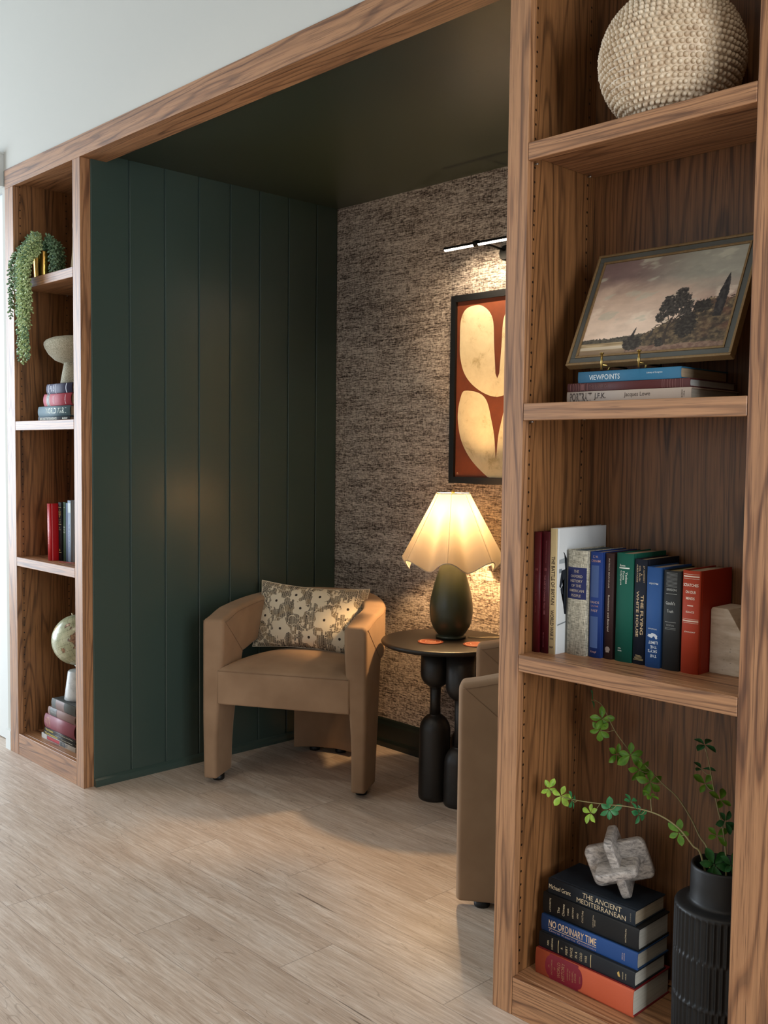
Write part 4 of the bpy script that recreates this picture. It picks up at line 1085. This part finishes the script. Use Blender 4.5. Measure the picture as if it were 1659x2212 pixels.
LFm = {}
def leafmat(c1, c2, nm):
    t = NT(nm); f_ = t.noise(t.obj(True), 60, 3, .6)
    t.base(t.ramp(f_, [(.3, lin(c1)), (.7, lin(c2))])); t.rough(.45); t.spec(.4); return t.m
LG = leafmat('6f9a2c', 'a3c24a', 'light_leaf'); LD = leafmat('1f5a34', '3f8450', 'deep_leaf'); LM = leafmat('47761f', '6f9a30', 'mid_leaf')
STM = plain('8a8258', .6)
def leaf_mesh(mb, base, d, nrm, L, Wd, curl=.18):
    d = d.normalized(); nrm = (nrm-d*nrm.dot(d)).normalized(); s_ = d.cross(nrm)
    NU, NVv = 7, 4; vs = []
    for i in range(NU+1):
        t_ = i/NU; w = Wd*.5*(math.sin(PI*t_**1.35)**.75 if 0 < t_ < 1 else 0)+.0004
        for j in range(NVv+1):
            q = j/NVv*2-1
            vs.append(base+d*(L*t_)+s_*(w*q)+nrm*(-curl*L*t_*t_+abs(q)*w*.35))
    fs = [(i*(NVv+1)+j, i*(NVv+1)+j+1, (i+1)*(NVv+1)+j+1, (i+1)*(NVv+1)+j) for i in range(NU) for j in range(NVv)]
    mb.add(vs, fs, True)
def cluster(par, c, face, n, L, mat, seed):
    rnd = random.Random(seed); mb = MB(); c = Vector(c); face = Vector(face).normalized()
    a_ = Vector((0, 0, 1)) if abs(face.z) < .9 else Vector((1, 0, 0)); uu = face.cross(a_).normalized(); ww = face.cross(uu)
    ph = rnd.uniform(0, 6.28)
    for k in range(n):
        an = ph+2*PI*k/n+rnd.uniform(-.25, .25); l_ = L*rnd.uniform(.75, 1.12)
        d = uu*math.cos(an)+ww*math.sin(an)+face*rnd.uniform(.05, .35)
        leaf_mesh(mb, c+d.normalized()*.002, d, face, l_, l_*.54, rnd.uniform(.05, .3))
    o_ = mb.build('leaf_cluster', mat, par, fix=False); return o_
def branch(label, path, offs, clusters, seed, rad=.0022, origin=None):
    P_ = [Vector(p) for p in path]; base = P_[0].copy()
    t = thing('leafy_branch', label, 'branch', base, group='green leafy branches in the black vase')
    sp_ = spline([p-base for p in P_], 6); n = len(sp_)
    MB().tube(sp_, [rad*(1-.65*i/n) for i in range(n)], 8).build('stem', STM, t)
    rnd = random.Random(seed)
    for (c, face, nn, L, mt) in clusters:
        cc = Vector(c)-base
        # twig from the nearest stem point
        j = min(range(n), key=lambda i: (sp_[i]-cc).length); j = max(0, j-2)
        if (sp_[j]-cc).length > .004:
            mid = (sp_[j]+cc)/2+Vector((0, 0, -.004)); MB().tube(spline([sp_[j], mid, cc], 5), .0008, 6).build('twig', STM, t)
        cluster(t, cc, face, nn, L, mt, rnd.random())
    return t
tv = Vector((.72, -.69, .06))
def F(a, b, c): return tuple(Rc*a+Uc*b+Nc*c)
root = (.532, .120, ZK+.30)
branch('green leafy branch arching left over the marble knot', [root, (.520, .095, .487), (.504, .09, .503), (.474, .088, .530), (.438, .085, .546), (.402, .082, .551), (.352, .078, .549), (.297, .072, .541), (.229, .066, .533), (.185, .062, .533), (.160, .06, .538)], 0,
       [((.152, .060, .543), F(.1, .1, 1), 5, .024, LG), ((.186, .062, .534), F(-.3, .2, 1), 5, .024, LG), ((.214, .064, .530), F(1, .1, .45), 4, .024, LD), ((.262, .070, .512), F(-.8, .3, .6), 5, .022, LG),
        ((.308, .073, .532), F(.1, -.1, 1), 6, .027, LD), ((.360, .078, .562), F(.4, .8, .5), 4, .022, LD), ((.378, .083, .538), F(.5, -.1, .9), 5, .022, LD), ((.396, .098, .580), F(.2, 1, .3), 4, .020, LM), ((.470, .092, .521), F(-.2, .3, 1), 5, .024, LM)], 3)
branch('green leafy branch reaching up to the left back corner', [root, (.500, .165, .466), (.470, .18, .490), (.442, .19, .521), (.409, .19, .558), (.371, .19, .580), (.326, .19, .611), (.284, .19, .636), (.246, .19, .670), (.224, .19, .701), (.205, .19, .728), (.182, .188, .738)], 0,
       [((.178, .186, .736), F(1, 0, .2), 4, .026, LD), ((.212, .182, .698), F(0, .2, 1), 5, .026, LM), ((.208, .18, .670), F(-.2, -.3, 1), 5, .026, LM), ((.254, .182, .622), F(.3, .1, 1), 5, .026, LM), ((.292, .18, .630), F(0, .1, 1), 5, .032, LM),
        ((.315, .182, .600), F(.3, -.3, 1), 6, .028, LM), ((.345, .18, .580), F(0, -.1, 1), 5, .030, LM)], 5)
branch('green leafy branch standing upright by the right side of the bookcase', [(.555, .140, ZK+.30), (.540, .165, .470), (.528, .172, .523), (.515, .172, .564), (.503, .172, .610), (.492, .172, .657), (.482, .172, .690)], 0,
       [((.480, .172, .697), F(0, .95, .3), 4, .028, LD), ((.474, .172, .643), F(.1, .97, .25), 3, .028, LD), ((.484, .172, .612), F(0, .6, .8), 4, .026, LM), ((.520, .172, .586), F(.2, .7, .7), 4, .026, LM), ((.536, .165, .545), F(.4, .2, .9), 5, .026, LD), ((.518, .165, .509), F(0, .6, .7), 4, .024, LM)], 7)
branch('short dark green sprig sitting in the mouth of the black vase', [(.550, .125, ZK+.31), (.549, .115, .452), (.548, .108, .470)], 0,
       [((.548, .098, .474), F(.05, .25, 1), 6, .032, leafmat('0f3f18', '2b6a30', 'sprig_leaf')), ((.575, .120, .474), F(.3, .5, .7), 5, .028, LD)], 9)

# ------------------------------------------------------------------ far left bookcase
G4 = 'books stacked under the stone mushroom'
lying('thin grey paperback titled MAN AND THE RENAISSANCE, lowest of its stack', -2.479, -2.195, .040, ZS, .0165, .19, '3f4750', [('T', 'MAN AND THE RENAISSANCE', 'down', .33, 0, .150, .0100, 'cfc9a8', .01), ('T', 'McGRAW', 'down', .85, 0, .045, .0070, 'cfc9a8')], G4, bulge=.02)
lying('slate blue book titled WORLD WAR II, second from the bottom of its stack', -2.481, -2.195, .040, ZS+.0165, .0430, .20, '56707a', [('T', 'WORLD WAR II', 'down', .56, .05, .185, .0220, 'dfe6cc', .0)], G4, bulge=.10)
lying('rose red hardback with dark title band, second from the top of its stack', -2.434, -2.190, .042, ZS+.0595, .0500, .17, 'a83c4c', [('R', .17, 0, .049, .022, '4a5560'), ('R', .115, 0, .049, .0035, 'd9a07a'), ('R', .225, 0, .049, .0035, 'd9a07a'), ('T', 'Normandy', 'up', .17, 0, .040, .010, 'e2d6b8'), ('T', 'AND AFTER', 'up', .36, 0, .034, .005, 'd9b0b0'), ('T', 'THE LANDING', 'up', .395, 0, .036, .005, 'd9b0b0'), ('T', 'DOUBLEDAY', 'up', .80, 0, .038, .005, 'd9b0b0')], G4, bulge=.12)
lying('dark navy hardback with white title, top of the stack under the mushroom', -2.410, -2.185, .044, ZS+.1095, .0400, .165, '2a2a48', [('T', 'The', 'up', .17, .1, .015, .008, 'd9dbe6'), ('T', 'Spirit', 'up', .22, 0, .022, .009, 'd9dbe6'), ('T', 'of Laws', 'up', .29, .05, .030, .009, 'd9dbe6'), ('R', .09, 0, .039, .0035, 'd9dbe6'), ('R', .36, 0, .039, .003, 'd9dbe6'), ('R', .78, 0, .039, .004, 'd9dbe6')], G4, bulge=.12, boards='3a1a24')
ztop_m = ZS+.1495
STN = NT('speckled_stone'); v = STN.obj(False)
STN.base(STN.ramp(STN.noise(v, 260, 3, .7), [(.35, lin('8f8b78')), (.5, lin('b5b19c')), (.65, lin('cdc9b6'))])); STN.rough(.85); STN.bump(STN.noise(v, 220, 3, .7), .6, .002)
mu = thing('stone_mushroom', 'pale speckled stone mushroom with broad cap on a stack of books', 'sculpture', (-2.322, .125, ztop_m))
MB().lathe([(.056, 0), (.055, .01), (.048, .05), (.041, .085), (.037, .105)], 40).build('stem', STN.m, mu)
MB().lathe([(.02, .088), (.050, .088), (.075, .098), (.100, .122), (.1135, .146), (.117, .158), (.1165, .168), (.108, .178), (.085, .188), (.055, .194), (.02, .197), (.004, .1975)], 56).build('cap', STN.m, mu).rotation_euler = (0, R(-2), 0)

# trailing plant in gold pot
PXc, PYc = -2.515, .085
gp = thing('gold_pot', 'small shiny gold pot on the upper shelf of the far left bookcase', 'pot', (PXc, PYc, ZA))
MB().lathe([(.030, 0), (.036, .002), (.0385, .02), (.041, .07), (.043, .120), (.043, .124), (.040, .124), (.039, .10)], 40, cap1=False).build('pot', plain('b98a45', .18, 1.0), gp)
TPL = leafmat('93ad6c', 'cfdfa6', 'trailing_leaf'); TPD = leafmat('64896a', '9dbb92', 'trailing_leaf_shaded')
tp = thing('trailing_plant', 'long trailing green bead plant spilling from the gold pot over the shelf edge', 'plant', (PXc, PYc, ZA+.11))
bs = Vector((PXc, PYc, ZA+.11))
ends = []
rnd = random.Random(11)
tmpl = [[(-.02, .075), (-.055, .03), (-.085, -.02), (-.10, -.12), (-.105, -.22)], [(-.01, .075), (.0, .04), (.0, -.04), (.0, -.20), (-.02, -.44)], [(.0, .075), (.02, .04), (.03, -.05), (.03, -.22), (.045, -.46)], [(.01, .07), (.05, .03), (.06, -.05), (.055, -.17), (.05, -.29)], [(.02, .07), (.07, .0), (.08, -.06), (.085, -.16), (.09, -.28)]]
def strand(pts, mat, leafn, seed):
    rn = random.Random(seed); mbs = MB(); sp_ = spline(pts, 8)
    mbs.tube(sp_, .0011, 5)
    Ltot = sum((sp_[i+1]-sp_[i]).length for i in range(len(sp_)-1)); st = .0088; acc = 0; i = 0; ang = rn.uniform(0, 6)
    while acc < Ltot:
        # point at acc
        s_ = 0
        for i in range(len(sp_)-1):
            l_ = (sp_[i+1]-sp_[i]).length
            if s_+l_ >= acc: break
            s_ += l_
        p = sp_[i].lerp(sp_[i+1], min(1, (acc-s_)/max(l_, 1e-6))); d = (sp_[i+1]-sp_[i]).normalized()
        u_ = d.cross(Vector((.3, .9, .1))).normalized(); w_ = d.cross(u_)
        for q in (0, 1):
            ang += 2.4; o_ = (u_*math.cos(ang)+w_*math.sin(ang)+d*.7).normalized()
            L_ = rn.uniform(.013, .0195); wd = L_*.24
            a1 = o_.cross(Vector((0.1, .2, 1))).normalized(); b1 = o_.cross(a1)
            vs = [p]; 
            for t_, f_ in ((.35, .9), (.7, 1.0), (.92, .55)):
                for k in range(5):
                    an = 2*PI*k/5; vs.append(p+o_*(L_*t_)+(a1*math.cos(an)+b1*math.sin(an))*wd*f_)
            vs.append(p+o_*L_)
            fs = [(0, 1+k, 1+(k+1) % 5) for k in range(5)]
            for r_ in range(2): fs += [(1+r_*5+k, 1+r_*5+(k+1) % 5, 6+r_*5+(k+1) % 5, 6+r_*5+k) for k in range(5)]
            fs += [(11+(k+1) % 5, 11+k, 16) for k in range(5)]
            mbs.add(vs, fs, True)
        acc += st
    return mbs
si = 0
for k in range(34):
    a, b = rnd.sample(range(5), 2) if k % 3 else (rnd.choice((1, 2)), rnd.choice((1, 2)))
    f_ = rnd.random(); cut = rnd.uniform(.55, 1.04)
    pts = [Vector((rnd.uniform(-.02, .02), rnd.uniform(-.02, .02), .0))]
    for j in range(5):
        xa = tmpl[a][j][0]*(1-f_)+tmpl[b][j][0]*f_; za = tmpl[a][j][1]*(1-f_)+tmpl[b][j][1]*f_
        if j >= 2: za = za*cut
        yy = (-.03, -.075, -.105, -.108, -.105)[j]
        pts.append(Vector((xa+.05*(j > 0)+rnd.uniform(-.012, .012), yy+rnd.uniform(-.012, .006)-(.01 if j > 1 else 0), za-.005+rnd.uniform(-.012, .016))))
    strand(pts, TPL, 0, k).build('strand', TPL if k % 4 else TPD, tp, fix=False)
for k in range(14):
    th = rnd.uniform(-.2, 1.6); rr3 = rnd.uniform(.055, .10)
    dx, dy = rr3*math.cos(th)*1.0+.03, rr3*math.sin(th)*.7-.005
    pts = [Vector((0, 0, 0)), Vector((dx*.45, dy*.5, .055+rnd.uniform(-.01, .015))), Vector((dx*.9, dy*.9, .025)), Vector((dx*1.05, dy, -.045)), Vector((dx*1.02, dy, -.085+rnd.uniform(-.01, .03)))]
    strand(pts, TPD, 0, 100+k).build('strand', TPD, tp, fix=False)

# pale pointed figurine mostly hidden by the divider
fg = MB().tube(spline([(0, 0, 0), (.004, 0, .09), (-.004, 0, .17), (-.016, 0, .235), (-.024, 0, .262)], 8), [.030-.0285*(i/32)**.8 for i in range(33)], 14)
fg.tube(spline([(-.006, 0, .19), (-.026, .0, .200), (-.034, 0, .222)], 6), [.007-.006*i/12 for i in range(13)], 10)
o = fg.build('figurine', plain('cdbb94', .5)); o.location = (-2.296, .125, ZA+.0); tag(o, 'pale cream pointed figurine peeking past the divider beside the trailing plant', 'figurine')

# standing books, far left bookcase
G5 = 'books standing on the third shelf of the far left bookcase'
stand('bright red hardback leaning at the left end of its row', -2.404, -2.3785, .040, ZC, .236, .165, 'b5141c', [('T', 'THE RISE AND FALL', 'down', .48, 0, .11, .007, 'e08a78', 0)], G5, tilt=R(-1.2), rough=.35)
stand('black hardback titled A BRIGHT SHINING LIE in gold', -2.3745, -2.3490, .074, ZC, .242, .165, '14161c', [('R', .085, 0, .0245, .003, 'c9b98a'), ('T', 'A', 'up', .125, 0, .005, .008, 'c9ae74'), ('T', 'BRIGHT', 'up', .165, 0, .021, .008, 'c9ae74'), ('T', 'SHINING', 'up', .205, 0, .021, .008, 'c9ae74'), ('T', 'LIE', 'up', .24, 0, .010, .008, 'c9ae74'), ('T', 'John Paul Vann', 'up', .29, 0, .019, .004, 'b9a884'), ('T', 'and America', 'up', .318, 0, .017, .004, 'b9a884'), ('T', 'in Vietnam', 'up', .345, 0, .015, .004, 'b9a884'), ('R', .375, 0, .0245, .003, 'c9b98a'), ('T', 'NEIL', 'up', .43, 0, .010, .005, 'b9a884'), ('T', 'SHEEHAN', 'up', .465, 0, .019, .005, 'b9a884'), ('P', [(-.2, .83), (.2, .83), (.1, .805), (0, .79), (-.1, .805)], 'cdb15a'), ('R', .855, 0, .0245, .0025, 'c9b98a')], G5, bulge=.05)
stand('sage green book titled NEVER CALL RETREAT in white', -2.3480, -2.3280, .082, ZC, .243, .16, '4d6650', [('T', '***', 'up', .085, .1, .011, .004, 'e4ebe4'), ('T', 'NEVER', 'up', .425, 0, .016, .006, 'e4ebe4'), ('T', 'CALL', 'up', .465, 0, .013, .006, 'e4ebe4'), ('T', 'RETREAT', 'up', .508, 0, .018, .006, 'e4ebe4')], G5, bulge=.05)
stand('slim pale blue book between the sage green and the white ones', -2.3270, -2.3120, .084, ZC, .241, .16, '7f93b4', [('T', 'COMMAND DECISIONS', 'down', .5, 0, .11, .005, 'a890a4', 0)], G5, bulge=.05)
stand('white and blue book at the right end, taller than its neighbours', -2.3105, -2.2840, .084, ZC, .252, .16, 'a9bcd0', [('T', 'THE WAR AT SEA', 'down', .62, 0, .12, .012, '5573a6', 0), ('R', .12, 0, .025, .04, 'c9d8d8')], G5, bulge=.03, pages='c9d8cf')
tag(MB().tube(spline([(-2.322, .052, ZC+.0015), (-2.312, .047, ZC+.0015), (-2.295, .055, ZC+.0015), (-2.265, .064, ZC+.0015), (-2.230, .072, ZC+.0015)], 8), .0013, 6).tube(spline([(-2.322, .052, ZC+.0015), (-2.308, .056, ZC+.0016), (-2.280, .060, ZC+.0015)], 6), .0013, 6).build('ribbon', plain('b03038', .5)), 'thin red ribbon marker lying on the shelf in front of the standing books', 'ribbon')

# globe on its stack
G6 = 'books stacked under the globe'
lying('white paperback with red title, lowest under the globe', -2.496, -2.190, .050, ZK, .0225, .19, 'c6c2ba', [('R', .36, 0, .0175, .120, '26262a'), ('R', .36, .0, .0150, .112, 'c8303a'), ('R', .64, 0, .0185, .045, '2a2a2a'), ('T', 'WAR', 'down', .61, 0, .034, .012, 'd8d4b8', .02), ('T', 'ART', 'down', .74, 0, .028, .012, '2a2a2a', .02)], G6, bulge=.02, rough=.35)
lying('thin black paperback with longer yellow title, under its twin', -2.473, -2.192, .049, ZK+.0225, .0145, .18, '2c2a28', [('T', 'The Renaissance', 'down', .25, 0, .115, .0095, 'd9c25c', .02), ('T', 'Discovery of Europe', 'down', .75, 0, .10, .007, '9c9478')], G6, bulge=.02, rough=.35)
lying('thin black paperback with short yellow title, under the mauve book', -2.469, -2.192, .051, ZK+.0370, .0145, .18, '2c2a28', [('T', 'The Greeks', 'down', .16, 0, .070, .0095, 'd9c25c', .02), ('T', 'A History of the Times', 'down', .72, 0, .11, .007, '9c9478')], G6, bulge=.02, rough=.35)
lying('thick mauve red hardback with gold lettering, middle of the globe stack', -2.462, -2.192, .046, ZK+.0515, .0600, .19, '8a4a56', [('T', 'THE', 'up', .06, 0, .022, .005, 'd9b48c'), ('T', 'LIVES', 'up', .10, 0, .040, .006, 'd9b48c'), ('T', 'OF THE NOBLE', 'up', .145, 0, .044, .005, 'd9b48c'), ('T', 'ROMANS', 'up', .19, 0, .036, .006, 'd9b48c')], G6, bulge=.12, rough=.45, pages='7a5a40')
lying('dusty rose hardback with black striped title block, second from the top', -2.434, -2.194, .050, ZK+.1115, .0350, .165, '8a706a', [('R', .20, 0, .034, .060, '2a2c30')]+[('R', .10+.028*k, 0, .031, .0022, 'b9bcb4') for k in range(8)], G6, bulge=.12)
lying('worn grey hardback with brown label, directly under the globe', -2.405, -2.194, .052, ZK+.1465, .0400, .160, '595d5b', [('R', .36, 0, .039, .075, '7c6560')], G6, bulge=.10, boards='3d403f')
zg = ZK+.1865
gl = thing('globe', 'antique cream desk globe on white marble stand atop a stack of books', 'globe', (-2.318, .128, zg))
MBW = NT('white_marble'); v = MBW.obj(False); MBW.base(MBW.ramp(MBW.noise(v, 30, 5, .7, 1.2), [(.35, lin('b9bcbc')), (.5, lin('d5d8d8')), (.7, lin('dfe2e2'))])); MBW.rough(.4)
MB().lathe([(.052, 0), (.055, .003), (.053, .02), (.040, .118), (.036, .122)], 40).build('stand', MBW.m, gl)
GR = .1045; GC = Vector((0, 0, .250))
def globe_col(co):
    p = co.normalized()
    # tilt axis
    rt_ = Matrix.Rotation(R(23), 3, 'Y') @ p
    lat = math.degrees(math.asin(max(-1, min(1, rt_.z)))); lon = math.degrees(math.atan2(rt_.y, rt_.x))
    sea = mixc(lin('a9ad8c'), lin('c2c3a2'), smoothstep(-.3, .3, nz(p.x*4, p.y*4, p.z*4)))
    n_ = noise.fractal(Vector((p.x*1.5+1.9, p.y*1.5+.3, p.z*1.5)), .9, 2.1, 5)
    n_ += .75*math.exp(-(((lat-6)/30)**2+((lon+22)/24)**2))-.25
    if n_ > .33:
        c = mixc(lin('7d5a48'), lin('a3805f'), smoothstep(-.3, .3, nz(p.x*14, p.y*14, p.z*14)))
        if n_ < .365: c = lin('4a3a34')
        return c
    for q, st in ((lat, 15), (lon, 15)):
        w_ = .7 if q is lat else .7/max(.2, math.cos(math.radians(lat)))
        if abs((q+st/2) % st-st/2) < w_*.5: return mixc(sea, lin('5f6350'), .7)
    if nz(p.x*20+3, p.y*20, p.z*20) > .62: return mixc(sea, lin('6f705a'), .8)
    r_ = math.hypot((lon+88)/12, (lat-34)/7)
    if r_ < 1: return lin('c9a860') if r_ < .8 else lin('8a7a50')
    return sea
o = MB().lathe([(max(.0004, GR*math.sin(PI*k/120)), -GR*math.cos(PI*k/120)) for k in range(121)], 240, cap0=False, cap1=False).build('sphere', vmat('old_map_print', .25, 0, .6), gl, loc=GC)
vcol(o, globe_col)
# brass axis and white arm
ax_ = Matrix.Rotation(R(-23), 3, 'Y') @ Vector((0, 0, 1))
MB().tube([GC-ax_*(GR+.012), GC-ax_*(GR-.004)], [.006, .003], 12).tube([GC+ax_*(GR-.004), GC+ax_*(GR+.010)], [.003, .005], 12).build('axis_pin', plain('b9a884', .3, .6), gl)
arc = []
for k in range(25):
    a = R(-90-23+12)+R(195)*k/24*(-1)*-1
    arc.append(GC+Vector(((GR+.010)*math.cos(a)*1.0, 0, (GR+.010)*math.sin(a))))
MB().tube(arc, .0035, 10).tube([(0, 0, .12), (0, 0, GC.z-GR-.008)], .006, 12).build('meridian_arm', plain('dcdcd6', .4), gl)
